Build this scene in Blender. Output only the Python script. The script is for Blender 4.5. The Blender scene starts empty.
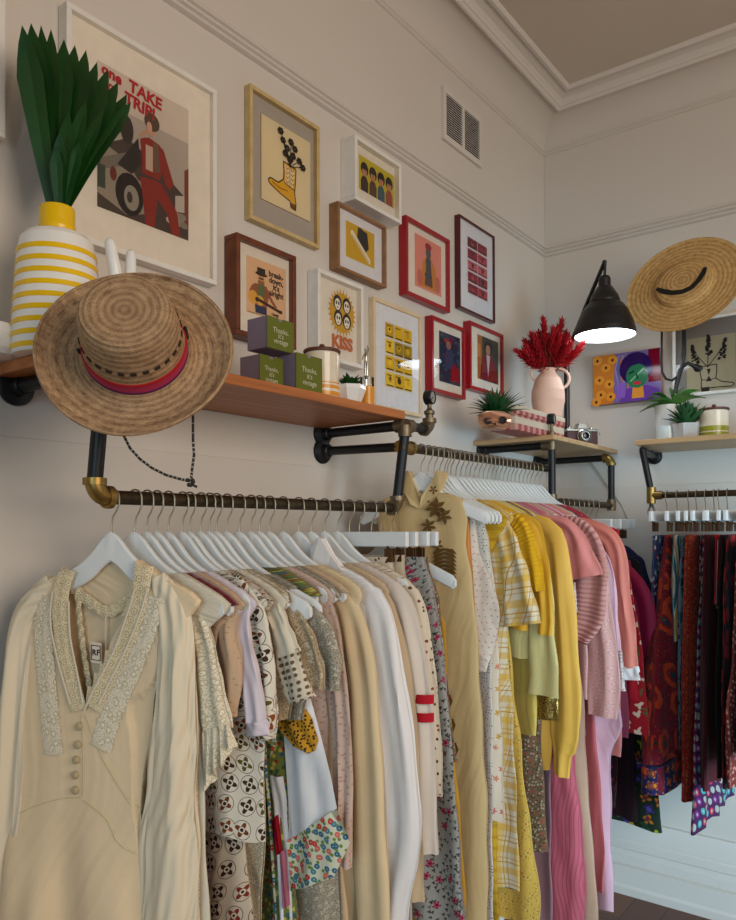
import bpy, math, random
import numpy as np
from mathutils import Vector, Matrix
random.seed(4)
PI = math.pi
scn = bpy.context.scene
COL = scn.collection
sin, cos = math.sin, math.cos

# ------------------------------------------------------------------ camera
FOC, CXP, CYP = 762.8, 368.0, 520.3
yaw, pitch, roll = [math.radians(a) for a in (37.163, .79, -.19)]
CF = Vector((cos(yaw)*cos(pitch), sin(yaw)*cos(pitch), sin(pitch)))
CR = CF.cross(Vector((0, 0, 1))).normalized(); CU = CR.cross(CF)
CR, CU = CR*cos(roll)+CU*sin(roll), CU*cos(roll)-CR*sin(roll)
CC = Vector((0, 0, 1.5))
cam = bpy.data.cameras.new('camera')
co = bpy.data.objects.new('camera', cam); COL.objects.link(co)
co.matrix_world = Matrix((( CR.x, CU.x, -CF.x, CC.x), (CR.y, CU.y, -CF.y, CC.y), (CR.z, CU.z, -CF.z, CC.z), (0, 0, 0, 1)))
cam.sensor_fit = 'VERTICAL'; cam.sensor_height = 24; cam.lens = 24*FOC/920
cam.shift_y = (CYP-460)/920; cam.clip_start = .02
scn.camera = co

def ray(px, py): return CF*FOC+CR*(px-CXP)-CU*(py-CYP)
def on(ax, val, px, py):
    d = ray(px, py); return CC+d*((val-CC[ax])/d[ax])
def depth_of(P): return (Vector(P)-CC).dot(CF)

XC, YW, ZR = 3.2, 1.425, 3.34          # corner wall, left wall, ceiling

# ------------------------------------------------------------------ materials
def lin(c):
    return tuple(((v/12.92) if v <= .04045 else ((v+.055)/1.055)**2.4) for v in [x/255 for x in c])+(1,)
class NT:
    def __init__(s, name):
        s.m = bpy.data.materials.new(name); s.m.use_nodes = True
        s.t = s.m.node_tree; s.t.nodes.clear()
        s.out = s.n('ShaderNodeOutputMaterial'); s.b = s.n('ShaderNodeBsdfPrincipled')
        s.l(s.b.outputs[0], s.out.inputs[0])
    def n(s, ty, **k):
        x = s.t.nodes.new(ty)
        for a, v in k.items(): setattr(x, a, v)
        return x
    def l(s, a, b): s.t.links.new(a, b)
    def math(s, op, a, b=None, c=None):
        x = s.n('ShaderNodeMath', operation=op)
        for i, v in enumerate((a, b, c)):
            if v is None: continue
            if isinstance(v, (int, float)): x.inputs[i].default_value = v
            else: s.l(v, x.inputs[i])
        return x.outputs[0]
    def mix(s, f, a, b):
        x = s.n('ShaderNodeMix', data_type='RGBA')
        for i, v in ((0, f), (6, a), (7, b)):
            if isinstance(v, (int, float, tuple)): x.inputs[i].default_value = v
            else: s.l(v, x.inputs[i])
        return x.outputs[2]
    def noise(s, vec, scale, detail=3, rough=.5):
        x = s.n('ShaderNodeTexNoise'); x.inputs['Scale'].default_value = scale
        x.inputs['Detail'].default_value = detail; x.inputs['Roughness'].default_value = rough
        if vec is not None: s.l(vec, x.inputs['Vector'])
        return x.outputs['Fac']
    def bump(s, h, strength=.3, dist=.002):
        x = s.n('ShaderNodeBump'); x.inputs['Strength'].default_value = strength
        x.inputs['Distance'].default_value = dist; s.l(h, x.inputs['Height'])
        s.l(x.outputs[0], s.b.inputs['Normal'])
def setp(b, **k):
    names = dict(rough='Roughness', metal='Metallic', spec='Specular IOR Level', sheen='Sheen Weight', coat='Coat Weight',
                 trans='Transmission Weight', sss='Subsurface Weight')
    for a, v in k.items(): b.inputs[names[a]].default_value = v
def plain(name, rgb, rough=.6, metal=0, var=.06, scale=30, bump=0, bscale=200, **k):
    """a plain material with slight wear variation in colour"""
    s = NT(name); c = lin(rgb); tc = s.n('ShaderNodeTexCoord').outputs['Object']
    f = s.noise(tc, scale)
    d = tuple(v*(1-var*2) for v in c[:3])+(1,)
    s.l(s.mix(f, d, tuple(min(1, v*(1+var)) for v in c[:3])+(1,)), s.b.inputs['Base Color'])
    setp(s.b, rough=rough, metal=metal, **k)
    if bump: s.bump(s.noise(tc, bscale, 2), bump)
    return s.m
def emis(name, rgb, strength):
    s = NT(name); s.b.inputs['Base Color'].default_value = lin(rgb)
    s.b.inputs['Emission Color'].default_value = lin(rgb); s.b.inputs['Emission Strength'].default_value = strength
    return s.m
DIM = .88
def dim(c):
    v = lin(c); return (v[0]*DIM, v[1]*DIM, v[2]*DIM, 1)
def fabric(name, base, layers=(), plaid=(), warp=.0, rough=.85, rib=None, sheen=.05, bump=.25, alpha=None, metal=0, var=.07, sparkle=0):
    """woven cloth; UV in metres. layers: dict(s, rs=[(radius, colour or list)], rnd); plaid: (axis, period, width, offset, colour, mix)"""
    s = NT(name); uv = s.n('ShaderNodeTexCoord').outputs['UV']
    p = uv
    if warp:
        nz = s.n('ShaderNodeTexNoise'); nz.inputs['Scale'].default_value = 25; s.l(uv, nz.inputs['Vector'])
        a = s.n('ShaderNodeVectorMath', operation='SUBTRACT'); s.l(nz.outputs['Color'], a.inputs[0]); a.inputs[1].default_value = (.5, .5, .5)
        b = s.n('ShaderNodeVectorMath', operation='SCALE'); s.l(a.outputs[0], b.inputs[0]); b.inputs['Scale'].default_value = warp
        c = s.n('ShaderNodeVectorMath', operation='ADD'); s.l(uv, c.inputs[0]); s.l(b.outputs[0], c.inputs[1]); p = c.outputs[0]
    c0 = dim(base)
    col = s.mix(s.noise(uv, 14, 4), tuple(v*(1-var) for v in c0[:3])+(1,), tuple(min(1, v*(1+var)) for v in c0[:3])+(1,))
    sep = s.n('ShaderNodeSeparateXYZ'); s.l(p, sep.inputs[0])
    for ax, per, wd, off, c, mx in plaid:
        v = s.math('FRACT', s.math('DIVIDE', s.math('ADD', sep.outputs[ax], off), per))
        m = s.math('MULTIPLY', s.math('LESS_THAN', v, wd/per), mx)
        col = s.mix(m, col, dim(c))
    for i, L in enumerate(layers):
        v = s.n('ShaderNodeTexVoronoi', voronoi_dimensions='2D'); v.inputs['Scale'].default_value = L['s']
        v.inputs['Randomness'].default_value = L.get('rnd', .9)
        mp = s.n('ShaderNodeMapping'); mp.inputs['Location'].default_value = (i*3.7+.3, i*1.9, 0)
        mp.inputs['Scale'].default_value = (L.get('sx', 1), 1, 1)
        s.l(p, mp.inputs[0]); s.l(mp.outputs[0], v.inputs['Vector'])
        sc = s.n('ShaderNodeSeparateXYZ'); s.l(v.outputs['Color'], sc.inputs[0])
        for r, c in L['rs']:
            m = s.math('LESS_THAN', v.outputs['Distance'], r)
            if L.get('petal'):
                vp = s.n('ShaderNodeVectorMath', operation='SUBTRACT'); s.l(mp.outputs[0], vp.inputs[0]); s.l(v.outputs['Position'], vp.inputs[1])
                q = s.n('ShaderNodeSeparateXYZ'); s.l(vp.outputs[0], q.inputs[0])
                an = s.math('ARCTAN2', q.outputs[0], q.outputs[1])
                rr = s.math('MULTIPLY_ADD', s.math('SINE', s.math('MULTIPLY', an, float(L['petal']))), r*.3, r*.75)
                if r == L['rs'][L.get('pi', 0)][0]: m = s.math('LESS_THAN', v.outputs['Distance'], rr)
            if isinstance(c, list):
                ramp = s.n('ShaderNodeValToRGB'); ramp.color_ramp.interpolation = 'CONSTANT'
                e = ramp.color_ramp.elements
                while len(e) < len(c): e.new(0)
                for k, cc in enumerate(c): e[k].position = k/len(c); e[k].color = dim(cc)
                s.l(sc.outputs[i % 3], ramp.inputs[0]); cc = ramp.outputs[0]
            else: cc = dim(c)
            if 'some' in L: m = s.math('MULTIPLY', m, s.math('LESS_THAN', sc.outputs[1], L['some']))
            col = s.mix(m, col, cc)
    if rib:
        ax, per, amt = rib
        w = s.math('SINE', s.math('MULTIPLY', sep.outputs[ax], 2*PI/per))
        s.bump(w, .9, amt)
    elif bump:
        mp = s.n('ShaderNodeMapping'); mp.inputs['Scale'].default_value = (21, 1.5, 1); s.l(uv, mp.inputs[0])
        h = s.math('ADD', s.math('MULTIPLY', s.noise(mp.outputs[0], 1.0, 2, .45), 1.5), s.math('ADD', s.math('MULTIPLY', s.noise(uv, 22, 3), .35), s.math('MULTIPLY', s.noise(uv, 600, 1), .06)))
        s.bump(h, min(1, bump*2.4), .009)
    s.l(col, s.b.inputs['Base Color']); setp(s.b, rough=rough, sheen=sheen, spec=.3, metal=metal)
    s.b.inputs['Sheen Roughness'].default_value = .5
    if sparkle:
        v = s.n('ShaderNodeTexVoronoi', voronoi_dimensions='2D'); v.inputs['Scale'].default_value = 420; s.l(uv, v.inputs['Vector'])
        q = s.n('ShaderNodeSeparateXYZ'); s.l(v.outputs['Color'], q.inputs[0])
        s.bump(q.outputs[0], 1, .004); s.b.inputs['Metallic'].default_value = sparkle; setp(s.b, rough=.3)
    if alpha is not None:     # open-work cloth: holes between the threads
        v = s.n('ShaderNodeTexVoronoi', voronoi_dimensions='2D', feature='DISTANCE_TO_EDGE'); v.inputs['Scale'].default_value = alpha; s.l(p, v.inputs['Vector'])
        m = s.math('MAXIMUM', s.math('LESS_THAN', v.outputs['Distance'], .16), s.math('GREATER_THAN', s.noise(uv, alpha*.35, 1), .5))
        s.l(s.math('MAXIMUM', m, .35), s.b.inputs['Alpha'])
    return s.m

M = {}
def wall_mat(name, rgb):
    s = NT(name); tc = s.n('ShaderNodeTexCoord').outputs['Object']
    c = lin(rgb)
    col = s.mix(s.noise(tc, 1.3, 4), tuple(v*.93 for v in c[:3])+(1,), c)
    s.l(col, s.b.inputs['Base Color']); setp(s.b, rough=.55, spec=.35)
    s.bump(s.math('ADD', s.noise(tc, 9, 4), s.math('MULTIPLY', s.noise(tc, 120, 2), .25)), .12, .006)
    return s.m
M['wall'] = wall_mat('painted_wall', (214, 206, 196))
M['trim'] = wall_mat('gloss_trim', (218, 211, 202))
M['ceil'] = wall_mat('ceiling_paint', (208, 196, 180))
def wood(name, a, b, sx=1.2, sy=26, rough=.45, axis='X'):
    s = NT(name); tc = s.n('ShaderNodeTexCoord').outputs['Object']
    mp = s.n('ShaderNodeMapping'); s.l(tc, mp.inputs[0])
    mp.inputs['Scale'].default_value = (sx, sy, sy) if axis == 'X' else ((sy, sx, sy) if axis == 'Y' else (sy, sy, sx))
    f = s.noise(mp.outputs[0], 1.6, 6, .6)
    r = s.n('ShaderNodeValToRGB'); r.color_ramp.elements[0].position = .3; r.color_ramp.elements[1].position = .7
    r.color_ramp.elements[0].color = lin(a); r.color_ramp.elements[1].color = lin(b); s.l(f, r.inputs[0])
    s.l(r.outputs[0], s.b.inputs['Base Color']); setp(s.b, rough=rough); s.bump(f, .15, .002)
    return s.m
M['shelf'] = wood('oiled_shelf_timber', (150, 84, 40), (196, 122, 64))
M['shelf2'] = wood('pale_shelf_timber', (176, 140, 98), (205, 168, 122), axis='Y')
M['fr_oak'] = wood('oak_frame', (188, 160, 104), (208, 182, 128), 20, 20)
M['fr_brown'] = wood('walnut_frame', (92, 42, 20), (122, 60, 28), 18, 18)
M['fr_mid'] = wood('beech_frame', (130, 92, 54), (158, 114, 70), 18, 18)
M['fr_lite'] = wood('pale_frame', (212, 186, 146), (226, 202, 164), 18, 18)
M['fr_white'] = plain('white_frame', (232, 228, 220), .4)
M['fr_red'] = plain('red_frame', (158, 16, 28), .3)
M['fr_dkred'] = plain('maroon_frame', (84, 14, 22), .25)
M['mat'] = plain('mount_board', (232, 224, 210), .9)
M['matw'] = plain('white_mount_board', (226, 226, 230), .9)
M['back'] = plain('backing_board', (176, 168, 158), .9)
M['pipe'] = plain('black_pipe', (24, 24, 26), .42, .3)
M['rod'] = plain('worn_steel_rod', (84, 70, 52), .35, .85, var=.4, scale=60)
M['brass'] = plain('aged_brass', (158, 128, 70), .38, .85, var=.25, scale=60)
M['iron'] = plain('galvanised_fitting', (128, 112, 88), .45, .8, var=.25, scale=80)
M['dial'] = plain('dial_face', (150, 150, 145), .3)
M['hook'] = plain('nickel_hook', (170, 152, 126), .42, .9)
M['hanger'] = plain('white_hanger_paint', (224, 226, 224), .38, var=.03)
M['clip'] = plain('bronze_clip', (112, 80, 52), .35, .8)
M['black'] = plain('black_paint', (22, 22, 23), .38)
M['white'] = plain('white_ceramic', (236, 234, 228), .2)
M['yel'] = plain('yellow_glaze', (238, 192, 10), .22)
M['leaf'] = plain('dark_green_leaf', (16, 72, 16), .5, var=.3, scale=20)
M['leaf2'] = plain('succulent_green', (44, 92, 50), .45, var=.3, scale=60)
M['leaf3'] = plain('bright_leaf', (86, 150, 62), .4, var=.3, scale=60)
M['lilac'] = plain('lilac_card', (136, 122, 142), .7)
M['olive'] = plain('olive_card', (96, 104, 18), .7)
M['print_w'] = plain('pale_ink', (206, 202, 176), .7)
M['amber'] = plain('amber_wax', (222, 148, 40), .25)
M['cream_glass'] = plain('cream_jar_glass', (226, 214, 190), .12)
M['lid'] = wood('wooden_lid', (74, 34, 20), (106, 52, 30), 20, 20)
M['conc'] = plain('pale_concrete', (186, 186, 184), .8, bump=.2)
M['silver'] = plain('silver_figure', (200, 194, 182), .2, 1)
M['copper'] = plain('rose_gold_glaze', (214, 158, 122), .28, .55)
M['pinkcer'] = plain('matte_pink_ceramic', (226, 184, 162), .7)
M['redflower'] = plain('dyed_red_flower', (186, 10, 26), .7, var=.3, scale=40)
M['stem'] = plain('dry_stem', (96, 84, 44), .8)
M['camleather'] = plain('maroon_leatherette', (66, 26, 26), .6, bump=.4)
M['chrome'] = plain('satin_chrome', (176, 176, 170), .25, .9)
M['lensglass'] = plain('lens_glass', (16, 18, 26), .05)
M['limestripe'] = plain('lime_glaze', (150, 152, 40), .25)
M['cord'] = plain('black_white_cord', (36, 32, 30), .8)
M['cordw'] = plain('pale_cord', (184, 176, 160), .8)
M['button'] = plain('covered_button', (176, 158, 122), .5)
M['tag'] = plain('cream_tag', (226, 212, 190), .8)
M['ink'] = plain('dark_ink', (44, 24, 26), .8)
M['ribbon'] = plain('black_ribbon', (12, 12, 13), .55)
M['disc'] = emis('lamp_diffuser', (225, 240, 255), 11)
M['votive'] = plain('frosted_votive', (200, 212, 210), .2)
M['vent_d'] = plain('vent_shadow_metal', (40, 38, 36), .7)
# straw
def straw(name, a, b, ringn, rs=60):
    s = NT(name); tc = s.n('ShaderNodeTexCoord').outputs['Object']
    q = s.n('ShaderNodeSeparateXYZ'); s.l(tc, q.inputs[0])
    r = s.math('SQRT', s.math('ADD', s.math('MULTIPLY', q.outputs[0], q.outputs[0]), s.math('MULTIPLY', q.outputs[1], q.outputs[1])))
    an = s.math('ARCTAN2', q.outputs[0], q.outputs[1])
    rr = s.math('ADD', r, s.math('MULTIPLY', q.outputs[2], -.8))
    w = s.math('SINE', s.math('MULTIPLY', rr, ringn))
    cb = s.n('ShaderNodeCombineXYZ'); s.l(s.math('MULTIPLY', an, 9), cb.inputs[0]); s.l(s.math('MULTIPLY', rr, 330), cb.inputs[1])
    n = s.noise(cb.outputs[0], 1.5, 4, .8)
    n2 = s.noise(tc, rs, 3)
    f = s.math('ADD', s.math('MULTIPLY', n, .7), s.math('ADD', s.math('MULTIPLY', w, .05), s.math('MULTIPLY', n2, .3)))
    rp = s.n('ShaderNodeValToRGB'); rp.color_ramp.elements[0].position = .3; rp.color_ramp.elements[1].position = .72
    rp.color_ramp.elements[0].color = lin(a); rp.color_ramp.elements[1].color = lin(b); s.l(f, rp.inputs[0])
    s.l(rp.outputs[0], s.b.inputs['Base Color']); setp(s.b, rough=.7, spec=.3)
    s.bump(s.math('ADD', s.math('MULTIPLY', w, .25), n), .7, .003)
    return s.m
M['straw'] = straw('palm_straw', (96, 64, 42), (214, 176, 132), 620)
M['straw2'] = straw('wheat_straw', (140, 92, 40), (240, 200, 132), 420)
def gingham():
    s = NT('woven_basket_check'); tc = s.n('ShaderNodeTexCoord').outputs['Object']
    q = s.n('ShaderNodeSeparateXYZ'); s.l(tc, q.inputs[0])
    h = s.math('ADD', q.outputs[0], q.outputs[1])
    a = s.math('LESS_THAN', s.math('FRACT', s.math('MULTIPLY', q.outputs[2], 22)), .5)
    b = s.math('LESS_THAN', s.math('FRACT', s.math('MULTIPLY', h, 22)), .55)
    w = s.math('SINE', s.math('MULTIPLY', h, 900)); w2 = s.math('SINE', s.math('MULTIPLY', q.outputs[2], 700))
    col = s.mix(s.math('MULTIPLY', s.math('MULTIPLY', a, .45), 1), lin((226, 206, 180)), lin((190, 20, 50)))
    col = s.mix(s.math('MULTIPLY', s.math('MULTIPLY', a, b), .8), col, lin((180, 16, 44)))
    s.l(col, s.b.inputs['Base Color']); setp(s.b, rough=.7); s.bump(s.math('MULTIPLY', w, w2), .8, .003)
    return s.m
M['gingham'] = gingham()
def glass():
    s = NT('picture_glass'); s.t.nodes.remove(s.b)
    fr = s.n('ShaderNodeFresnel'); fr.inputs[0].default_value = 1.5
    tr = s.n('ShaderNodeBsdfTransparent'); gl = s.n('ShaderNodeBsdfGlossy'); gl.inputs['Roughness'].default_value = .01
    mx = s.n('ShaderNodeMixShader'); s.l(fr.outputs[0], mx.inputs[0]); s.l(tr.outputs[0], mx.inputs[1]); s.l(gl.outputs[0], mx.inputs[2])
    s.l(mx.outputs[0], s.out.inputs[0]); return s.m
M['glass'] = glass()
def floor_mat():
    s = NT('dark_floorboards'); tc = s.n('ShaderNodeTexCoord').outputs['Object']
    b = s.n('ShaderNodeTexBrick'); s.l(tc, b.inputs['Vector']); b.inputs['Scale'].default_value = 1
    b.inputs['Brick Width'].default_value = 1.4; b.inputs['Row Height'].default_value = .13; b.inputs['Mortar Size'].default_value = .002
    b.inputs['Color1'].default_value = lin((112, 62, 38)); b.inputs['Color2'].default_value = lin((86, 48, 30)); b.inputs['Mortar'].default_value = lin((20, 12, 8))
    s.l(b.outputs[0], s.b.inputs['Base Color']); setp(s.b, rough=.4); return s.m
M['floor'] = floor_mat()
_flat = {}
def flat(rgb, rough=.75):
    k = (tuple(rgb), rough)
    if k not in _flat:
        s = NT('printed_ink'); s.b.inputs['Base Color'].default_value = lin(rgb); setp(s.b, rough=rough, spec=.3); _flat[k] = s.m
    return _flat[k]

# ------------------------------------------------------------------ mesh builder
ORG = {}
class MB:
    def __init__(s): s.v = []; s.f = []; s.mi = []; s.uv = {}; s.mats = []
    def m(s, mat):
        if isinstance(mat, str): mat = M[mat]
        if mat not in s.mats: s.mats.append(mat)
        return s.mats.index(mat)
    def add(s, vs, fs, mat, uvs=None):
        b = len(s.v); k = s.m(mat); s.v += [tuple(v) for v in vs]
        for f in fs: s.f.append([b+i for i in f]); s.mi.append(k)
        if uvs:
            for i, t in enumerate(uvs): s.uv[b+i] = t
        return s
    def box(s, lo, hi, mat, fr=None):
        x0, y0, z0 = lo; x1, y1, z1 = hi
        vs = [(x, y, z) for z in (z0, z1) for y in (y0, y1) for x in (x0, x1)]
        if fr: vs = [fr(*v) for v in vs]
        return s.add(vs, [(0, 2, 3, 1), (4, 5, 7, 6), (0, 1, 5, 4), (2, 6, 7, 3), (0, 4, 6, 2), (1, 3, 7, 5)], mat)
    def tube(s, pts, r, mat, n=10, caps=True, flat=1.0):
        pts = [Vector(p) for p in pts]; N = len(pts)
        rs = r if isinstance(r, (list, tuple)) else [r]*N
        vs = []; up = None
        for i, p in enumerate(pts):
            d = (pts[min(i+1, N-1)]-pts[max(i-1, 0)]).normalized()
            if up is None:
                up = Vector((0, 0, 1)) if abs(d.z) < .9 else Vector((1, 0, 0))
            a = (up-d*up.dot(d)).normalized(); up = a; b = d.cross(a)
            for k in range(n):
                t = 2*PI*k/n; vs.append(p+(a*cos(t)+b*sin(t)*flat)*rs[i])
        fs = [(i*n+k, i*n+(k+1) % n, (i+1)*n+(k+1) % n, (i+1)*n+k) for i in range(N-1) for k in range(n)]
        if caps: fs += [tuple(range(n))[::-1], tuple(range((N-1)*n, N*n))]
        return s.add(vs, fs, mat)
    def lathe(s, prof, mat, c=(0, 0, 0), ax=(0, 0, 1), n=32, sx=1, sy=1, cap=True):
        """prof: (r, h) list, optional 3rd = material"""
        ax = Vector(ax).normalized(); a = ax.orthogonal().normalized(); b = ax.cross(a)
        if abs(ax.z) > .999: a, b = Vector((1, 0, 0)), Vector((0, 1, 0))
        c = Vector(c); vs = []
        for q in prof:
            for k in range(n):
                t = 2*PI*k/n; vs.append(c+(a*cos(t)*sx+b*sin(t)*sy)*q[0]+ax*q[1])
        for i in range(len(prof)-1):
            q = prof[i+1]; mm = q[2] if len(q) > 2 else mat
            bb = len(s.v)
            s.add(vs[i*n:(i+2)*n], [(k, (k+1) % n, n+(k+1) % n, n+k) for k in range(n)], mm)
        if cap and prof[0][0] > 1e-4: s.add(vs[:n], [tuple(range(n))[::-1]], mat)
        if cap and prof[-1][0] > 1e-4: s.add(vs[-n:], [tuple(range(n))], prof[-1][2] if len(prof[-1]) > 2 else mat)
        return s
    def ball(s, c, r, mat, n=12, sc=(1, 1, 1)):
        vs = []; fs = []
        for i in range(n//2+1):
            p = PI*i/(n//2)
            for k in range(n):
                t = 2*PI*k/n; vs.append((c[0]+r*sc[0]*sin(p)*cos(t), c[1]+r*sc[1]*sin(p)*sin(t), c[2]+r*sc[2]*cos(p)))
        for i in range(n//2):
            for k in range(n): fs.append((i*n+k, (i+1)*n+k, (i+1)*n+(k+1) % n, i*n+(k+1) % n))
        return s.add(vs, fs, mat)
    def prism(s, poly, fr, d0, d1, mat):
        """poly in 2-D, fr(a, b, d) -> point, extruded between d0 and d1"""
        n = len(poly)
        vs = [fr(a, b, d0) for a, b in poly]+[fr(a, b, d1) for a, b in poly]
        fs = [tuple(range(n))[::-1], tuple(range(n, 2*n))]+[(i, (i+1) % n, n+(i+1) % n, n+i) for i in range(n)]
        return s.add(vs, fs, mat)
    def build(s, name, parent=None, smooth=True, origin=None, bevel=0, angle=35):
        me = bpy.data.meshes.new(name)
        if parent is not None: o3 = Vector(ORG[parent.name])
        elif origin is not None: o3 = Vector(origin)
        else:
            a = np.array(s.v); o3 = Vector(((a[:, 0].min()+a[:, 0].max())/2, (a[:, 1].min()+a[:, 1].max())/2, a[:, 2].min()))
        me.from_pydata([(v[0]-o3.x, v[1]-o3.y, v[2]-o3.z) for v in s.v], [], s.f)
        for m in s.mats: me.materials.append(m)
        me.polygons.foreach_set('material_index', s.mi)
        if s.uv:
            l = me.uv_layers.new(name='UVMap'); idx = np.empty(len(me.loops), dtype=np.int32); me.loops.foreach_get('vertex_index', idx)
            arr = np.array([s.uv.get(int(i), (0, 0)) for i in idx], dtype=np.float32); l.data.foreach_set('uv', arr.ravel())
        me.update()
        if smooth:
            me.polygons.foreach_set('use_smooth', [True]*len(me.polygons))
            me.set_sharp_from_angle(angle=math.radians(angle))
        ob = bpy.data.objects.new(name, me); COL.objects.link(ob)
        if parent is not None: ob.parent = parent
        else: ob.location = o3
        ORG[ob.name] = tuple(o3)
        if bevel:
            b = ob.modifiers.new('bevel', 'BEVEL'); b.width = bevel; b.segments = 2; b.limit_method = 'ANGLE'
        return ob
def tag(o, label, cat, group=None):
    o['label'] = label; o['category'] = cat
    if group: o['group'] = group
    return o
def empty(name, loc, label, cat, group=None):
    o = bpy.data.objects.new(name, None); o.empty_display_size = .05; COL.objects.link(o); o.location = loc; ORG[o.name] = tuple(loc)
    return tag(o, label, cat, group)
def struct(o): o['kind'] = 'structure'; return o
_txt = {}
def text_mesh(t, size, bold=0, shear=0):
    cu = bpy.data.curves.new('t', 'FONT'); cu.body = t; cu.size = size; cu.align_x = 'CENTER'; cu.align_y = 'CENTER'; cu.offset = bold; cu.shear = shear
    cu.resolution_u = 3; cu.space_line = .85
    o = bpy.data.objects.new('t', cu); COL.objects.link(o)
    dg = bpy.context.evaluated_depsgraph_get(); me = o.evaluated_get(dg).to_mesh()
    r = [tuple(v.co) for v in me.vertices], [tuple(p.vertices) for p in me.polygons]
    o.evaluated_get(dg).to_mesh_clear(); bpy.data.objects.remove(o); bpy.data.curves.remove(cu)
    return r

# ------------------------------------------------------------------ room shell
XB, YB = -1.6, -2.6
struct(MB().box((XB, YB, -.05), (XC+.1, YW+.1, 0), 'floor').build('floor', smooth=False))
struct(MB().box((XB, YB, ZR+.0), (XC+.1, YW+.1, ZR+.06), 'ceil').build('ceiling', smooth=False))
LAP = 1.685
def wall_left():
    b = MB(); b.box((XB, YW, 0), (XC+.1, YW+.1, ZR), 'wall').box((XB, YW-.004, LAP-.62), (XC, YW, LAP-.002), 'wall')
    return struct(b.build('wall_left', smooth=False, bevel=.002))
def wall_right():
    b = MB(); b.box((XC, YB, 0), (XC+.1, YW, ZR), 'wall').box((XC-.004, YB, .3), (XC, YW-.004, LAP-.002), 'wall')
    return struct(b.build('wall_right', smooth=False, bevel=.002))
wall_left(); wall_right()
def run_trim(name, prof, mat):
    """prof (distance from wall, z) swept along both walls, mitred in the corner: two structures"""
    n = len(prof)
    b = MB(); vs = [(XB, YW-d, z) for d, z in prof]+[(XC-d, YW-d, z) for d, z in prof]
    b.add(vs, [(i, i+1, n+i+1, n+i) for i in range(n-1)], mat); struct(b.build(name, smooth=True, angle=25))
    b = MB(); vs = [(XC-d, YW-d, z) for d, z in prof]+[(XC-d, YB, z) for d, z in prof]
    b.add(vs, [(i, i+1, n+i+1, n+i) for i in range(n-1)], mat); struct(b.build(name.replace('_1', '_2').replace('_3', '_4').replace('_5', '_6').replace('_7', '_8').replace('left', 'right'), smooth=True, angle=25))
def bead(z0, w, h, k):
    p = [(-.002, z0)]
    for i in range(k):
        a = z0+w*i/k; c = w/k
        p += [(h*.35, a+c*.08), (h*.9, a+c*.3), (h, a+c*.55), (h*.8, a+c*.85), (h*.3, a+c*.95)]
    return p+[(-.002, z0+w)]
run_trim('trim_1', bead(2.722, .05, .014, 3), M['wall'])
run_trim('trim_3', bead(3.178, .03, .008, 2), M['wall'])
cove = [(0.0, 3.208), (.004, 3.23), (.02, 3.262), (.048, 3.286), (.085, 3.298), (.118, 3.302)]
run_trim('trim_5', cove, M['wall'])
crown = [(.112, 3.302), (.112, 3.296), (.122, 3.290), (.128, 3.292), (.133, 3.30), (.138, 3.302), (.14, 3.312), (.15, 3.324), (.17, 3.330), (.184, 3.331), (.186, 3.325), (.198, 3.325), (.204, 3.332), (.206, 3.341)]
run_trim('trim_7', crown, M['trim'])
skirt = [(0, .30), (.014, .298), (.018, .285), (.02, .25), (.022, .24), (.022, .215), (.026, .21), (.026, .18), (.022, .176), (.022, .155), (.03, .15), (.03, .12), (.026, .116), (.04, .112), (.042, .04), (.05, .03), (.05, -.001)]
run_trim('baseboard_left', skirt, M['trim'])

# wall vent
def vent():
    a = on(1, YW-.01, 443, 85); c = on(1, YW-.01, 482, 165)
    a2 = on(1, YW-.01, 443, 138); x0, x1 = a.x, c.x; z1 = a.z; z0 = a2.z
    root = empty('wall_vent', ((x0+x1)/2, YW, z0), 'off-white metal air vent with dark louvres high on the left wall', 'vent')
    f = MB(); y0, y1 = YW-.012, YW; w = .02
    for lo, hi in (((x0, z0), (x1, z0+w)), ((x0, z1-w), (x1, z1)), ((x0, z0+w), (x0+w, z1-w)), ((x1-w, z0+w), (x1, z1-w)), (((x0+x1)/2-.008, z0+w), ((x0+x1)/2+.008, z1-w))):
        f.box((lo[0], y0, lo[1]), (hi[0], y1, hi[1]), 'trim')
    f.build('vent_frame', root, smooth=False)
    MB().box((x0+w, y1-.002, z0+w), (x1-w, y1-.001, z1-w), 'vent_d').build('vent_backing', root, smooth=False)
    s = MB(); n = 18
    for i in range(n):
        z = z0+w+(z1-z0-2*w)*(i+.5)/n
        s.add([(x0+w, y0+.001, z-.003), (x1-w, y0+.001, z-.003), (x1-w, y1-.002, z+.001), (x0+w, y1-.002, z+.001)], [(0, 1, 2, 3)], 'vent_d')
        s.add([(x0+w, y0+.001, z-.003), (x1-w, y0+.001, z-.003), (x1-w, y0+.001, z-.0005), (x0+w, y0+.001, z-.0005)], [(0, 1, 2, 3)], 'trim')
    s.build('louvre_slats', root, smooth=False)
vent()

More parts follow.
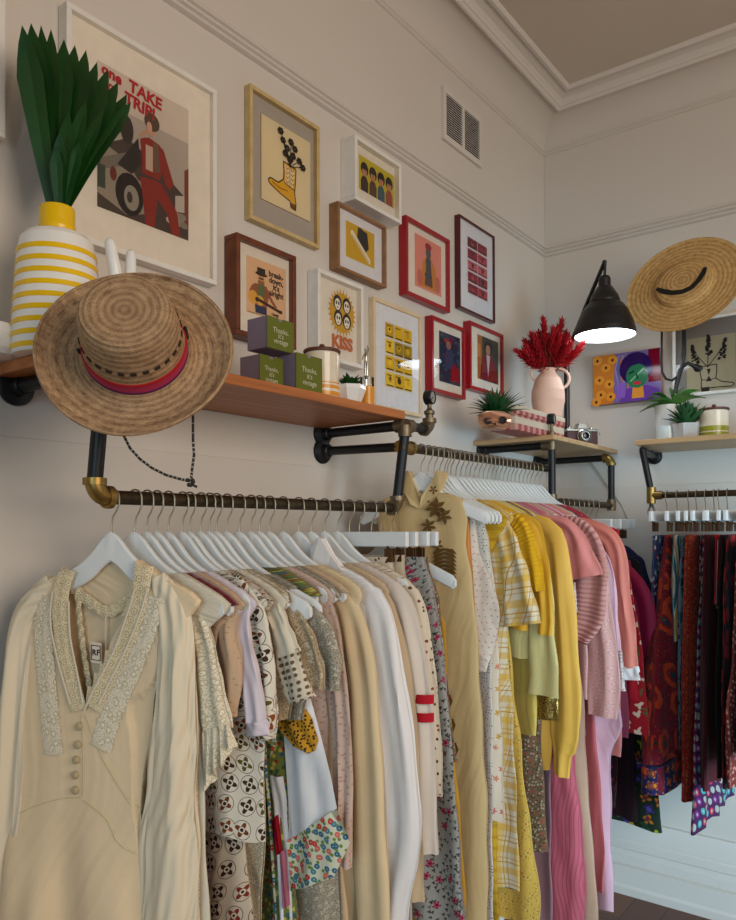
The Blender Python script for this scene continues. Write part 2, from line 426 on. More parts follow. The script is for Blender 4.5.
# ------------------------------------------------------------------ framed pictures
class Art:
    """flat print drawn in 0..1 coordinates on a plane; later shapes lie a hair in front"""
    def __init__(s, fr, w, h): s.b = MB(); s.fr = fr; s.w = w; s.h = h; s.k = 0; s.rough = .75
    def poly(s, pts, rgb):
        s.k += 1; d = .00004*s.k
        s.b.add([s.fr(u*s.w, v*s.h, d) for u, v in pts], [tuple(range(len(pts)))], flat(rgb, s.rough)); return s
    def rect(s, u0, v0, u1, v1, rgb): return s.poly([(u0, v0), (u1, v0), (u1, v1), (u0, v1)], rgb)
    def ell(s, cu, cv, ru, rv, rgb, n=18, a0=0, a1=2*PI): return s.poly([(cu+ru*cos(a0+(a1-a0)*i/n), cv+rv*sin(a0+(a1-a0)*i/n)) for i in range(n if a1-a0 > 6 else n+1)], rgb)
    def line(s, pts, wd, rgb):
        for (a, b), (c, d) in zip(pts, pts[1:]):
            L = math.hypot((c-a)*s.w, (d-b)*s.h) or 1; nx, ny = -(d-b)*s.h/L*wd/2/s.w, (c-a)*s.w/L*wd/2/s.h
            s.poly([(a+nx, b+ny), (a-nx, b-ny), (c-nx, d-ny), (c+nx, d+ny)], rgb)
        return s
    def text(s, t, cu, cv, size, rgb, bold=0, rot=0, shear=0, sx=1):
        s.k += 1; vs, fs = text_mesh(t, size, bold, shear); c, sn = cos(rot), sin(rot)
        s.b.add([s.fr(cu*s.w+(x*sx*c-y*sn), cv*s.h+(x*sx*sn+y*c), .00004*s.k) for x, y, _ in vs], fs, flat(rgb)); return s
def rect_frame(name, label, x0, x1, z0, z1, th, fw, fmat, artrect, art, mat='mat', glass=True, wall='L', group='framed prints on the walls', inner_d=.008, lift=0):
    """x0..x1 along the wall (left wall: X; right wall: -Y), z0..z1; th = stand-off"""
    if wall == 'L': fr = lambda a, z, d: (a, YW-.001-d, z)
    else: fr = lambda a, z, d: (XC-.001-d, -a, z)
    root = empty(name, fr((x0+x1)/2, z0, 0), label, 'picture', group)
    f = MB()
    def bx(a0, b0, a1, b1, d0, d1, m, mb): mb.box((a0, b0, d0), (a1, b1, d1), m, fr)
    bx(x0, z0, x1, z0+fw, 0, th, fmat, f); bx(x0, z1-fw, x1, z1, 0, th, fmat, f)
    bx(x0, z0+fw, x0+fw, z1-fw, 0, th, fmat, f); bx(x1-fw, z0+fw, x1, z1-fw, 0, th, fmat, f)
    f.build('frame', root, smooth=False, bevel=.0015)
    dm = max(.003, th-inner_d)
    mb = MB(); bx(x0+fw, z0+fw, x1-fw, z1-fw, .001, dm, mat, mb); mb.build('mount', root, smooth=False)
    a0, a1, b0, b1 = artrect
    A = Art(lambda u, v, d: fr(a0+u, b0+v, dm+.0004+lift+d), a1-a0, b1-b0)
    art(A)
    if lift: mb2 = A.b; bx(a0, b0, a1, b1, dm+.0002, dm+lift, flat((214, 196, 158)), mb2)
    A.b.build('print', root, smooth=False)
    if glass:
        g = MB(); g.add([fr(x0+fw, z0+fw, th-.0025), fr(x1-fw, z0+fw, th-.0025), fr(x1-fw, z1-fw, th-.0025), fr(x0+fw, z1-fw, th-.0025)], [(0, 1, 2, 3)], 'glass')
        g.build('glass_pane', root, smooth=False)
    return root
def LW(th, *pts):
    """left-wall picture: pixel points at stand-off th -> X and Z extents"""
    ps = [on(1, YW-th, *p) for p in pts]
    return ps
def frame_px(name, label, tl, tr, br, th, fw, fmat, atl, abr, art, **k):
    P = [on(1, YW-th, *p) for p in (tl, tr, br)]
    x0 = P[0].x; x1 = (P[1].x+P[2].x)/2; z1 = (P[0].z+P[1].z)/2; z0 = P[2].z
    th2 = max(.003, th-k.get('inner_d', .008))+k.get('lift', 0)
    a = on(1, YW-th2, *atl); b = on(1, YW-th2, *abr)
    return rect_frame(name, label, x0, x1, z0, z1, th, fw, fmat, (a.x, b.x, b.z, a.z), art, **k)

def art_roadtrip(A):
    A.rect(0, 0, 1, 1, (176, 164, 152)).rect(0, .74, 1, 1, (206, 192, 178)).poly([(0, .42), (.3, .56), (.55, .5), (1, .3), (1, 0), (0, 0)], (72, 60, 54))
    A.poly([(.0, .10), (.05, .46), (.30, .40), (.42, .30), (.55, .28), (.6, .1), (.3, .02)], (150, 138, 122))
    A.poly([(.02, .34), (.30, .46), (.34, .38), (.05, .27)], (120, 110, 98)).ell(.16, .27, .035, .05, (110, 44, 36)).rect(0, .14, .08, .3, (60, 70, 58))
    A.ell(.33, .17, .15, .15, (36, 28, 26)).ell(.35, .15, .08, .09, (150, 142, 128)).ell(.33, .15, .03, .04, (60, 54, 50))
    A.poly([(.84, .30), (.96, .33), (.96, .2), (.84, .18)], (190, 180, 166)).poly([(.95, .1), (1, .1), (1, .55), (.95, .52)], (120, 62, 46))
    A.ell(.3, .62, .07, .1, (52, 46, 40)).poly([(.2, .35), (.42, .6), (.45, .42), (.35, .32)], (44, 38, 36))
    for i in range(9): A.ell(.78+.02*i, .1+.02*(i % 4), .05, .025, (196 - 8*i, 186-8*i, 172-8*i))
    # woman in a red trouser suit and hat, singing
    red = (140, 44, 34)
    A.poly([(.44, .33), (.62, .35), (.63, .2), (.60, .0), (.5, .0), (.47, .18)], red).poly([(.58, .35), (.68, .34), (.86, .18), (.9, .0), (.8, -.0), (.74, .14), (.6, .24)], red)
    A.poly([(.46, .60), (.53, .64), (.66, .62), (.70, .5), (.66, .36), (.46, .36)], red).poly([(.62, .62), (.70, .6), (.82, .38), (.78, .32), (.72, .34)], red)
    A.poly([(.44, .6), (.5, .63), (.56, .56), (.46, .48)], red).rect(.5, .40, .58, .58, (196, 170, 150)).poly([(.58, .62), (.64, .62), (.66, .42), (.6, .4)], (110, 84, 66))
    A.ell(.56, .71, .045, .06, (196, 150, 124)).ell(.57, .76, .085, .065, (86, 64, 50)).ell(.54, .715, .03, .04, (206, 160, 134)).line([(.44, .62), (.5, .67), (.535, .68)], .008, (190, 146, 120))
    for t, u, v, s, r in (('TAKE', .50, .93, .036, -.08), ('TRIP!', .44, .83, .036, -.08), ('one', .14, .95, .032, -.12), ('ks', .13, .86, .032, -.12)):
        A.text(t, u, v, s, (176, 26, 34), .0013, r)
P_ = frame_px('picture_frame', 'large white frame with wide cream mount, photo of a singer in red beside a car', (66.5, 4.5), (219, 88), (215, 285), .03, .012, 'fr_white', (97, 60), (188, 241), art_roadtrip, inner_d=.014)
def bootflowers(A, fill=True, y=(222, 170, 30)):
    K = (34, 26, 20)
    A.rect(0, 0, 1, 1, (226, 210, 170))
    cb = y if fill else (214, 204, 170)
    out = [(.43, .58), (.69, .56), (.68, .40), (.66, .26), (.69, .12), (.68, .05), (.58, .06), (.57, .13), (.36, .17), (.15, .23), (.13, .27), (.17, .30), (.33, .29), (.43, .36), (.44, .46)]
    A.poly(out, cb).poly([(.45, .55), (.66, .53), (.65, .40), (.63, .31), (.47, .33), (.47, .46)], (236, 222, 186)).poly([(.58, .12), (.69, .12), (.68, .05), (.58, .06)], (120, 76, 24))
    A.line(out+[out[0]], .0035, K).line([(.44, .33), (.56, .30), (.66, .29)], .0022, K).line([(.56, .56), (.56, .31)], .0016, K)
    for sx_ in (.505, .61):
        for k in range(4): A.line([(sx_-.03, .53-.055*k), (sx_, .50-.055*k), (sx_+.03, .53-.055*k)], .003, (200, 140, 24))
    A.line([(.20, .26), (.36, .23), (.52, .24)], .002, (150, 96, 16))
    for (u, v), t in zip([(.42, .83), (.50, .76), (.58, .86), (.66, .8), (.75, .68), (.62, .70), (.46, .68), (.56, .64), (.82, .62), (.36, .92)], range(10)):
        A.line([(.56, .55), (u, v)], .002, K)
        for j in range(6): A.ell(u+.035*cos(j*1.05), v+.026*sin(j*1.05), .026, .02, K, 8)
frame_px('picture_frame', 'tall light oak frame with a floating print of a yellow cowboy boot full of flowers', (250, 84), (319.5, 126), (320, 249.3), .022, .011, 'fr_oak', (261, 113.5), (310, 222), bootflowers, mat='back', lift=.004, inner_d=.015)
def art_band(A):
    A.rect(0, 0, 1, 1, (196, 178, 30))
    for i, u in enumerate((.15, .38, .61, .84)):
        A.rect(u-.1, 0, u+.1, .3, ((60, 40, 40), (88, 62, 48), (60, 90, 100), (150, 74, 60))[i]); A.poly([(u-.1, .3), (u+.1, .3), (u+.05, .45), (u-.05, .45)], ((60, 40, 40), (88, 62, 48), (60, 90, 100), (150, 74, 60))[i])
        A.ell(u, .66, .105, .2, (30, 22, 24)).ell(u, .58, .065, .13, (190, 130, 100)).rect(u-.07, .64, u+.07, .74, (30, 22, 24)).line([(u-.03, .6), (u-.01, .6)], .002, (20, 16, 16)).line([(u+.01, .6), (u+.03, .6)], .002, (20, 16, 16))
frame_px('picture_frame', 'white deep box frame with four dark-haired musicians on a yellow ground', (355, 133.5), (401.5, 165), (401.5, 224.5), .055, .012, 'fr_white', (358.5, 154), (394, 209), art_band, mat='mat', inner_d=.02)
def art_slide(A):
    A.rect(0, 0, 1, 1, (206, 164, 24)).poly([(.42, .98), (.74, .92), (.8, .5), (.64, .28), (.38, .66)], (38, 34, 32)).ell(.52, .92, .05, .06, (38, 34, 32)).ell(.66, .88, .05, .06, (38, 34, 32))
    A.poly([(.15, .75), (.22, .82), (.86, .18), (.84, .05), (.76, .1), (.18, .66)], (232, 222, 196)).line([(.2, .68), (.8, .12)], .002, (150, 130, 90))
frame_px('picture_frame', 'brown wood frame with a pale slanting stripe and dark figure on mustard', (338, 199.5), (388, 228.5), (385.2, 287.7), .035, .009, 'fr_mid', (345.5, 220), (374, 269), art_slide, mat='matw', inner_d=.014)
def art_guitar(A):
    K = (40, 30, 26)
    A.rect(0, 0, 1, 1, (226, 184, 142))
    A.poly([(.22, .04), (.5, .04), (.5, .2), (.2, .2)], (40, 50, 84)).poly([(.16, .46), (.2, .56), (.5, .56), (.56, .4), (.5, .18), (.2, .18)], (150, 86, 56)).rect(.28, .26, .44, .56, (92, 112, 66))
    A.poly([(.12, .5), (.2, .55), (.24, .36), (.18, .3), (.06, .38)], (150, 86, 56)).ell(.16, .3, .12, .12, (224, 168, 66)).ell(.33, .27, .1, .09, (224, 168, 66)).ell(.26, .28, .05, .045, K)
    A.line([(.3, .28), (.84, .18)], .008, (60, 34, 20)).rect(.8, .15, .9, .21, (60, 34, 20)).line([(.5, .5), (.6, .36), (.74, .22)], .009, (150, 86, 56))
    A.ell(.36, .66, .08, .09, (206, 150, 96)).rect(.28, .56, .44, .63, (150, 100, 60)).line([(.3, .67), (.42, .67)], .004, K)
    A.ell(.36, .75, .15, .035, K).rect(.26, .76, .46, .86, K)
    for i, t in enumerate(('break-', 'down,', "it's", 'alright')): A.text(t, .74, .82-.115*i, .021, (54, 34, 26), .0007)
    A.text('- keep', .7, .10, .012, (54, 34, 26), .0004).line([(.02, .02), (.98, .02)], .001, K)
frame_px('picture_frame', 'thick walnut-brown frame with a cartoon guitarist and handwritten lettering on peach', (236.5, 231.5), (296.5, 257), (296, 350), .045, .013, 'fr_brown', (246, 254.8), (285.5, 324), art_guitar, inner_d=.016)
def art_faces(A):
    Y = (206, 158, 30)
    for i in range(26):
        a = 2*PI*i/26; c, s = cos(a), sin(a); A.poly([(.5+.40*cos(a-.1), .6+.3*sin(a-.1)), (.5+.40*cos(a+.1), .6+.3*sin(a+.1)), (.5+.5*c, .6+.4*s)], Y)
    A.ell(.5, .6, .42, .32, Y)
    for (u, v), c in zip(((.34, .72), (.66, .72), (.36, .48), (.66, .46)), ((236, 230, 216),)*4):
        A.ell(u, v+.02, .15, .13, (34, 28, 28)).ell(u, v, .1, .095, c).ell(u-.04, v+.02, .025, .03, (30, 26, 26)).ell(u+.04, v+.02, .025, .03, (30, 26, 26)).rect(u-.03, v-.06, u+.03, v-.045, (120, 30, 30))
    A.text('KISS', .5, .1, .05, (196, 104, 50), .0025, sx=1.05)
frame_px('picture_frame', 'tall white frame with four painted faces in a yellow sunburst over orange letters', (317.8, 269), (364, 285.5), (363.5, 369.3), .04, .012, 'fr_white', (327, 283), (355.5, 354), art_faces, inner_d=.02, mat='mat')
def art_tiles(A, cols=(( 222, 180, 30), (236, 200, 60), (200, 160, 40), (170, 140, 40)), bg=(214, 210, 202), dark=(60, 50, 30), rows=4, nc=3):
    random.seed(7)
    for r in range(rows):
        for c in range(nc):
            u0 = c/nc+.01; u1 = (c+1)/nc-.01; v1 = 1-r/rows-.01; v0 = 1-(r+1)/rows+.022
            A.rect(u0, v0, u1, v1, random.choice(cols))
            A.ell((u0+u1)/2, (v0+v1)/2+.01, .07, .05, random.choice(cols+(dark,))).rect(u0+.03, v0+.01, u1-.03, v0+.03, dark).rect(u0+.04, v1-.05, u1-.1, v1-.035, dark)
            if random.random() < .5: A.ell((u0+u1)/2, (v0+v1)/2+.02, .03, .025, dark)
frame_px('picture_frame', 'pale ash frame leaning at shelf end with a grid of small yellow pictures', (373.5, 295), (422.6, 316.8), (421.5, 417.4), .02, .012, 'fr_lite', (384.6, 321), (411.7, 394), art_tiles, mat='matw')
def art_sitter(A):
    A.rect(0, 0, 1, 1, (222, 140, 124)).poly([(.2, .05), (.3, .55), (.45, .66), (.6, .66), (.75, .5), (.88, .05)], (200, 132, 48)).poly([(.36, .1), (.42, .5), (.6, .5), (.66, .1)], (110, 52, 40))
    A.ell(.5, .74, .1, .11, (84, 88, 92)).ell(.5, .86, .12, .07, (150, 30, 44)).poly([(.4, .6), (.5, .7), (.6, .6), (.55, .1), (.45, .1)], (70, 78, 84)).ell(.18, .2, .1, .16, (196, 110, 90)).ell(.85, .2, .1, .16, (196, 110, 90))
    A.ell(.42, .3, .06, .04, (60, 70, 96)).ell(.58, .3, .06, .04, (60, 70, 96))
frame_px('picture_frame', 'glossy red frame with a seated figure in an ochre coat on salmon pink', (405.8, 215), (450.4, 240), (449.7, 312.8), .03, .014, 'fr_red', (414.3, 232.5), (441, 297.5), art_sitter, inner_d=.012)
frame_px('picture_frame', 'tall thin maroon frame with a grid of crimson and pink picture tiles', (459.3, 213), (495.2, 237.5), (494.8, 323.3), .022, .008, 'fr_dkred', (467, 235.5), (487, 303), lambda A: art_tiles(A, ((150, 34, 56), (190, 70, 90), (110, 24, 40), (200, 110, 120)), dark=(60, 20, 30), rows=5, nc=2), mat='matw')
def art_blue(A):
    random.seed(3); A.rect(0, 0, 1, 1, (40, 52, 74))
    for i in range(40):
        u, v = random.random(), random.random(); A.ell(min(.9, max(.1, u)), min(.93, max(.07, v)), .07, .035, random.choice(((60, 84, 110), (30, 38, 60), (86, 60, 90), (70, 40, 60), (44, 80, 86))), 8)
    A.ell(.4, .84, .22, .05, (150, 30, 34)).ell(.42, .76, .12, .08, (150, 110, 100)).poly([(.2, .3), (.3, .68), (.6, .68), (.7, .3)], (60, 66, 96)).poly([(.5, .06), (.9, .06), (.92, .3), (.7, .44), (.52, .3)], (150, 22, 34))
frame_px('picture_frame', 'red frame with a red-hatted figure on a busy dark blue ground', (431.7, 315.3), (466, 328.5), (465, 399.6), .03, .013, 'fr_red', (438.7, 330.3), (460, 387), art_blue, inner_d=.01)
def art_suit(A):
    A.rect(0, 0, 1, 1, (64, 66, 56)).rect(0, 0, .22, 1, (170, 100, 40)).rect(0, .5, .15, .8, (200, 130, 60)).poly([(.12, .02), (.2, .5), (.4, .62), (.62, .62), (.86, .46), (.95, .02)], (128, 20, 38))
    A.poly([(.42, .6), (.5, .1), (.6, .6)], (206, 190, 190)).ell(.5, .76, .2, .16, (34, 26, 24)).ell(.5, .72, .11, .12, (186, 134, 112)).line([(.45, .74), (.48, .74)], .002, (20, 16, 16)).line([(.53, .74), (.56, .74)], .002, (20, 16, 16)).line([(.46, .66), (.54, .66)], .0022, (120, 50, 46))
frame_px('picture_frame', 'red frame nearest the corner with a portrait of a person in a wine-red suit', (469.8, 320.3), (504, 335), (503.3, 398), .03, .013, 'fr_red', (477, 334), (498, 385), art_suit, inner_d=.01)
# sliver of the next frame at the left edge
def edge_frame():
    x1 = on(1, YW-.03, 5.5, 60).x; z0 = on(1, YW-.03, 4, 138).z
    rect_frame('picture_frame', 'white frame cut off by the left edge of the photo, upper corner', x1-.4, x1, z0, z0+.5, .03, .012, 'fr_white', (x1-.33, x1-.07, z0+.07, z0+.43), lambda A: A.rect(0, 0, 1, 1, (196, 186, 172)), inner_d=.014)
edge_frame()
# canvas on the right wall
def canvas():
    th = .03
    a = on(0, XC-th, 593, 357.5); b = on(0, XC-th, 661, 347); c = on(0, XC-th, 661, 398); d = on(0, XC-th, 595, 406)
    y0, y1, z0, z1 = -a.y, -b.y, (c.z+d.z)/2, (a.z+b.z)/2
    fr = lambda u, v, dd: (XC-.001-dd, -u, v)
    root = empty('painted_canvas', fr((y0+y1)/2, z0, 0), 'colourful canvas of a purple-haired person with orange flowers on the right wall', 'painting')
    MB().box((y0, z0, 0), (y1, z1, th), flat((150, 120, 110)), fr).build('stretched_canvas', root, smooth=False)
    A = Art(lambda u, v, dd: fr(y0+u, z0+v, th+.0003+dd), y1-y0, z1-z0); A.rough = .09
    A.rect(0, 0, 1, 1, (206, 122, 44)).poly([(.3, 0), (.34, 1), (1, 1), (1, 0)], (120, 104, 160)).rect(.82, .35, 1, 1, (120, 14, 40))
    random.seed(5)
    for u, v in ((.07, .9), (.2, .74), (.1, .5), (.25, .4), (.12, .2), (.27, .14), (.05, .06), (.3, .88)):
        A.ell(u, v, .075, .09, (226, 148, 50)).ell(u, v, .02, .03, (70, 30, 30))
    for i in range(6): A.line([(.36+.03*i, .05), (.38+.03*i, .4), (.34+.035*i, .7), (.4+.02*i, .95)], .006, ((150, 130, 190), (90, 110, 150), (206, 120, 70))[i % 3])
    A.ell(.64, .66, .24, .32, (48, 22, 84)).poly([(.4, 0), (.46, .26), (.8, .3), (.97, .2), (1, 0)], (108, 66, 160)).poly([(.58, .06), (.6, .36), (.74, .36), (.76, .06)], (226, 150, 60))
    A.ell(.66, .5, .16, .24, (48, 118, 82)).poly([(.5, .7), (.66, .86), (.82, .7), (.7, .74)], (48, 22, 84)).line([(.54, .56), (.62, .6)], .006, (20, 40, 36)).line([(.7, .6), (.78, .57)], .006, (20, 40, 36)).line([(.56, .4), (.76, .64)], .006, (120, 180, 120)).ell(.66, .36, .06, .035, (190, 50, 60)).line([(.65, .54), (.67, .44)], .006, (24, 60, 50))
    A.poly([(.34, .08), (.38, .36), (.44, .42), (.5, .3), (.48, .1)], (140, 96, 190))
    A.b.build('painting', root, smooth=False)
canvas()
def print_right():
    th = .03; a = on(0, XC-th, 672, 322); z0 = on(0, XC-th, 672, 398).z
    rect_frame('picture_frame', 'pale frame behind the smiling hat, line print of a boot holding flowers', -a.y, -a.y+.44, z0, a.z, th, .012, 'fr_white',
               (-on(0, XC-th, 686, 350).y, -on(0, XC-th, 735, 350).y, on(0, XC-th, 700, 393).z, on(0, XC-th, 700, 337).z), art_r, mat='back', lift=.004, wall='R', inner_d=.014)
def art_r(A):
    K = (44, 40, 38); A.rect(0, 0, 1, 1, (218, 204, 168))
    out = [(.28, .47), (.62, .49), (.62, .36), (.60, .24), (.72, .17), (.95, .13), (.97, .10), (.92, .07), (.66, .08), (.46, .08), (.46, .03), (.31, .03), (.30, .12), (.31, .24), (.28, .36)]
    A.poly(out, (224, 212, 178)).poly([(.31, .10), (.46, .10), (.46, .03), (.31, .03)], K).line(out+[out[0]], .0038, K).line([(.30, .24), (.45, .22), (.60, .24)], .003, K)
    A.poly([(.42, .42), (.5, .42), (.46, .3)], K).poly([(.46, .3), (.52, .2), (.4, .2)], K)
    for (u, v) in ((.2, .7), (.46, .84), (.72, .74)):
        A.line([(.44, .45), (u, v)], .003, K)
        for k in range(34):
            w = .075*(1-k/38); A.ell(u+(u-.45)*.01*k+random.uniform(-w, w), v-.17+k*.0105, .032, .016, K, 7)
print_right()

# ------------------------------------------------------------------ clothes rails, shelves
YR1, YR2, ZR1, ZR2, ZT = 1.160, 1.135, 1.56, 1.722, 1.778
XL, XT = .757, 1.66
def ell_elbow(b, c, d0, d1, r, R, mat, n=8):
    """quarter-turn elbow: enters along d0, leaves along d1, corner at c"""
    c = Vector(c); d0 = Vector(d0); d1 = Vector(d1); s = c-d0*R; pts = []
    for i in range(n+1):
        t = PI/2*i/n; pts.append(s+d0*R*sin(t)+d1*R*(1-cos(t)))
    b.tube(pts, r, mat, 14)
    for p, d in ((pts[0], d0), (pts[-1], d1)): b.tube([p-d*.006, p+d*.006], r*1.22, mat, 14)
def flange(parent, c, ax, r=.036):
    b = MB(); b.lathe([(r, 0), (r, .006), (r*.92, .01), (r*.55, .014), (r*.5, .03), (r*.42, .032)], 'pipe', c, ax, 20); return b.build('flange', parent)
def gauge(name, label, base, ax, h):
    base = Vector(base); top = base+Vector((0, 0, h)); ax = Vector(ax).normalized()
    root = empty(name, base, label, 'pressure gauge', 'pipe pressure gauges')
    MB().lathe([(.011, 0), (.011, .010), (.015, .012), (.015, .02), (.009, .024), (.006, .03), (.006, h-.015)], 'iron', base).build('stem', root)
    MB().lathe([(.0001, -.012), (.017, -.012), (.020, -.010), (.020, .008), (.0185, .012), (.016, .012), (.016, .009)], 'black', top, ax, 24, cap=False).build('case', root)
    f = MB(); f.lathe([(.0165, .0095), (.0001, .0096)], 'dial', top, ax, 24); a = ax.orthogonal().normalized()
    d_ = f.build('dial', root); f = MB(); f.tube([top+ax*.0105, top+ax*.0105+a*.013], .0012, 'black', 5); f.build('needle', d_)
    return root
def rail_unit():
    root = empty('pipe_clothes_rail', (XL, YW, ZR1), 'low front clothes rail of black pipe with brass elbows, carrying the cream clothes', 'clothes rail', 'pipe clothes rails')
    b = MB(); pts = [Vector((XL+.035+(XT-XL-.07)*i/20, YR1, ZR1)) for i in range(21)]
    b.tube(pts, .0125, 'rod', 14); b.build('rod', root)
    for x, d in ((XL, -1), (XT, 1)):
        e = MB(); ell_elbow(e, (x, YR1, ZR1), (0, 0, -1), (-d, 0, 0), .0165, .026, 'brass' if x == XL else 'iron'); e.build('elbow', root)
        MB().tube([(x, YR1, ZR1+.028), (x, YR2, ZT-.018)], .0135, 'pipe', 14).build('post', root)
        t = MB(); t.tube([(x, YR2, ZT-.03), (x, YR2, ZT)], .018, 'iron', 14).tube([(x, YR2+.028, ZT), (x, YR2-.0, ZT)], .018, 'iron', 14).tube([(x-.0, YR2, ZT), (x+.03, YR2, ZT)], .018, 'iron', 14)
        t.build('tee', root)
        MB().tube([(x, YR2+.02, ZT), (x, YW-.002, ZT)], .0135, 'pipe', 14).build('brace', root)
        flange(root, (x, YW-.001, ZT), (0, -1, 0))
        e = MB(); e.tube([(x+.03, YR2, ZT), (x+.10, YR2, ZT)], .0125, 'black', 12); ell_elbow(e, (x+.12, YR2, ZT), (1, 0, 0), (0, 0, 1), .016, .026, 'iron'); e.build('gauge_elbow', root)
    return root
rail_unit()
gauge('pressure_gauge', 'round black pressure gauge on the pipe elbow beside the ash frame', (XT+.12, YR2, ZT+.032), (.12, -1, .0), .058)
XE = 2.60
def rail2():
    root = empty('pipe_clothes_rail', (XT, YW, ZR2), 'higher middle clothes rail carrying the yellow and pink clothes', 'clothes rail', 'pipe clothes rails')
    y = YR2+.012
    MB().tube([(XT+.02+(XE-XT-.04)*i/20, y, ZR2) for i in range(21)], .0125, 'rod', 14).build('rod', root)
    e = MB(); e.tube([(XT-.012, y, ZR2), (XT+.04, y, ZR2)], .0165, 'brass', 14).tube([(XT+.04, y, ZR2), (XT+.05, y, ZR2)], .019, 'brass', 14); e.build('coupling', root)
    MB().tube([(XT, y+.01, ZR2), (XT, YW-.002, ZR2+.006)], .0125, 'pipe', 14).build('brace', root); flange(root, (XT, YW-.001, ZR2+.006), (0, -1, 0))
rail2()
ZS2 = 1.821
XF, YF = 3.10, 1.095
def rail3():
    root = empty('pipe_clothes_rail', (XE, YW, 1.6), 'lower black pipe rail and bracket under the corner shelf', 'clothes rail', 'pipe clothes rails')
    MB().tube([(XE, YR2, 1.60), (XE, YR2, ZS2+.01)], .0135, 'pipe', 14).build('post', root)
    t = MB(); t.tube([(XE, YR2, ZS2-.03), (XE, YR2, ZS2+.012)], .018, 'iron', 14).tube([(XE, YR2, ZS2-.014), (XE, YR2+.035, ZS2-.014)], .018, 'iron', 14); t.build('tee', root)
    MB().tube([(XE, YR2+.03, ZS2-.014), (XE, YW-.002, ZS2-.014)], .0135, 'pipe', 14).build('brace', root); flange(root, (XE, YW-.001, ZS2-.014), (0, -1, 0))
    MB().tube([(XE, YR2, 1.604), (XF, YF, 1.600)], .0125, 'rod', 14).build('rod', root)
    MB().tube([(XF, YF, 1.60), (XF, YF, ZS2-.05)], .0135, 'pipe', 14).build('post', root)
    e = MB(); ell_elbow(e, (XF, YF, ZS2-.024), (0, 0, 1), (0, 1, 0), .0165, .026, 'brass'); e.build('elbow', root)
    MB().tube([(XF, YF, 1.58), (XF, YF, 1.625)], .018, 'iron', 14).build('fitting', root); MB().tube([(XE, YR2, 1.58), (XE, YR2, 1.63)], .018, 'iron', 14).build('fitting', root)
    MB().tube([(XF, YF+.02, ZS2-.024), (XF, YW-.002, ZS2-.024)], .0135, 'pipe', 14).build('brace', root); flange(root, (XF, YW-.001, ZS2-.024), (0, -1, 0))
rail3()
gauge('pressure_gauge', 'black pressure gauge on the corner shelf post in front of the woven box', (XE, YR2, ZS2+.012), (.2, -1, 0), .07)
XR, YRL, ZRR = 2.90, .862, 1.628
def rail4():
    root = empty('pipe_clothes_rail', (XC, YRL, 1.6), 'clothes rail on the right wall below the jar shelf, carrying dark printed clothes', 'clothes rail', 'pipe clothes rails')
    YE = .28
    MB().tube([(XR, YRL-(YRL-YE)*i/12, ZRR) for i in range(13)], .0115, 'rod', 12).build('rod', root)
    MB().tube([(XR, YRL+.012, ZRR+.01), (XR, .905, 1.80)], .0125, 'pipe', 12).build('post', root)
    t = MB(); t.tube([(XR, YRL+.012, ZRR-.03), (XR, YRL+.012, ZRR+.03)], .017, 'brass', 14).tube([(XR, YRL+.012, ZRR), (XR, YRL-.028, ZRR)], .016, 'brass', 14); t.build('tee', root)
    MB().tube([(XR, .905, 1.80), (XC-.002, .95, 1.80)], .0125, 'pipe', 12).build('brace', root); flange(root, (XC-.001, .95, 1.80), (-1, 0, 0), .032)
    h = MB(); c = Vector((XR, YRL+.012, ZRR-.062))
    h.tube([c+Vector((0, .011*cos(a), .022*sin(a))) for a in [PI/2+2*PI*i/14 for i in range(15)]], .004, 'chrome', 6); h.tube([c+Vector((0, 0, .02)), c+Vector((0, 0, .034))], .008, 'black', 8); h.build('swivel_clip', root)
rail4()
def board(name, label, lo, hi, mat):
    return tag(MB().box(lo, hi, mat).build(name, smooth=False, bevel=.003), label, 'shelf', 'timber wall shelves')
ZS1 = ZT+.0145
board('wall_shelf', 'long orange-brown timber shelf above the cream clothes', (.712, YR2-.005, ZS1), (XT-.005, YW-.001, ZS1+.022), 'shelf')
board('wall_shelf', 'corner timber shelf holding the pink vase and camera', (XE-.06, YF+.005, ZS2), (XC-.002, YW-.001, ZS2+.018), 'shelf2')
ZS3 = 1.815
board('wall_shelf', 'pale timber shelf on the right wall holding plants and a jar', (XR-.03, .26, ZS3), (XC-.001, .925, ZS3+.02), 'shelf2')
TOP1, TOP2, TOP3 = ZS1+.022, ZS2+.018, ZS3+.02

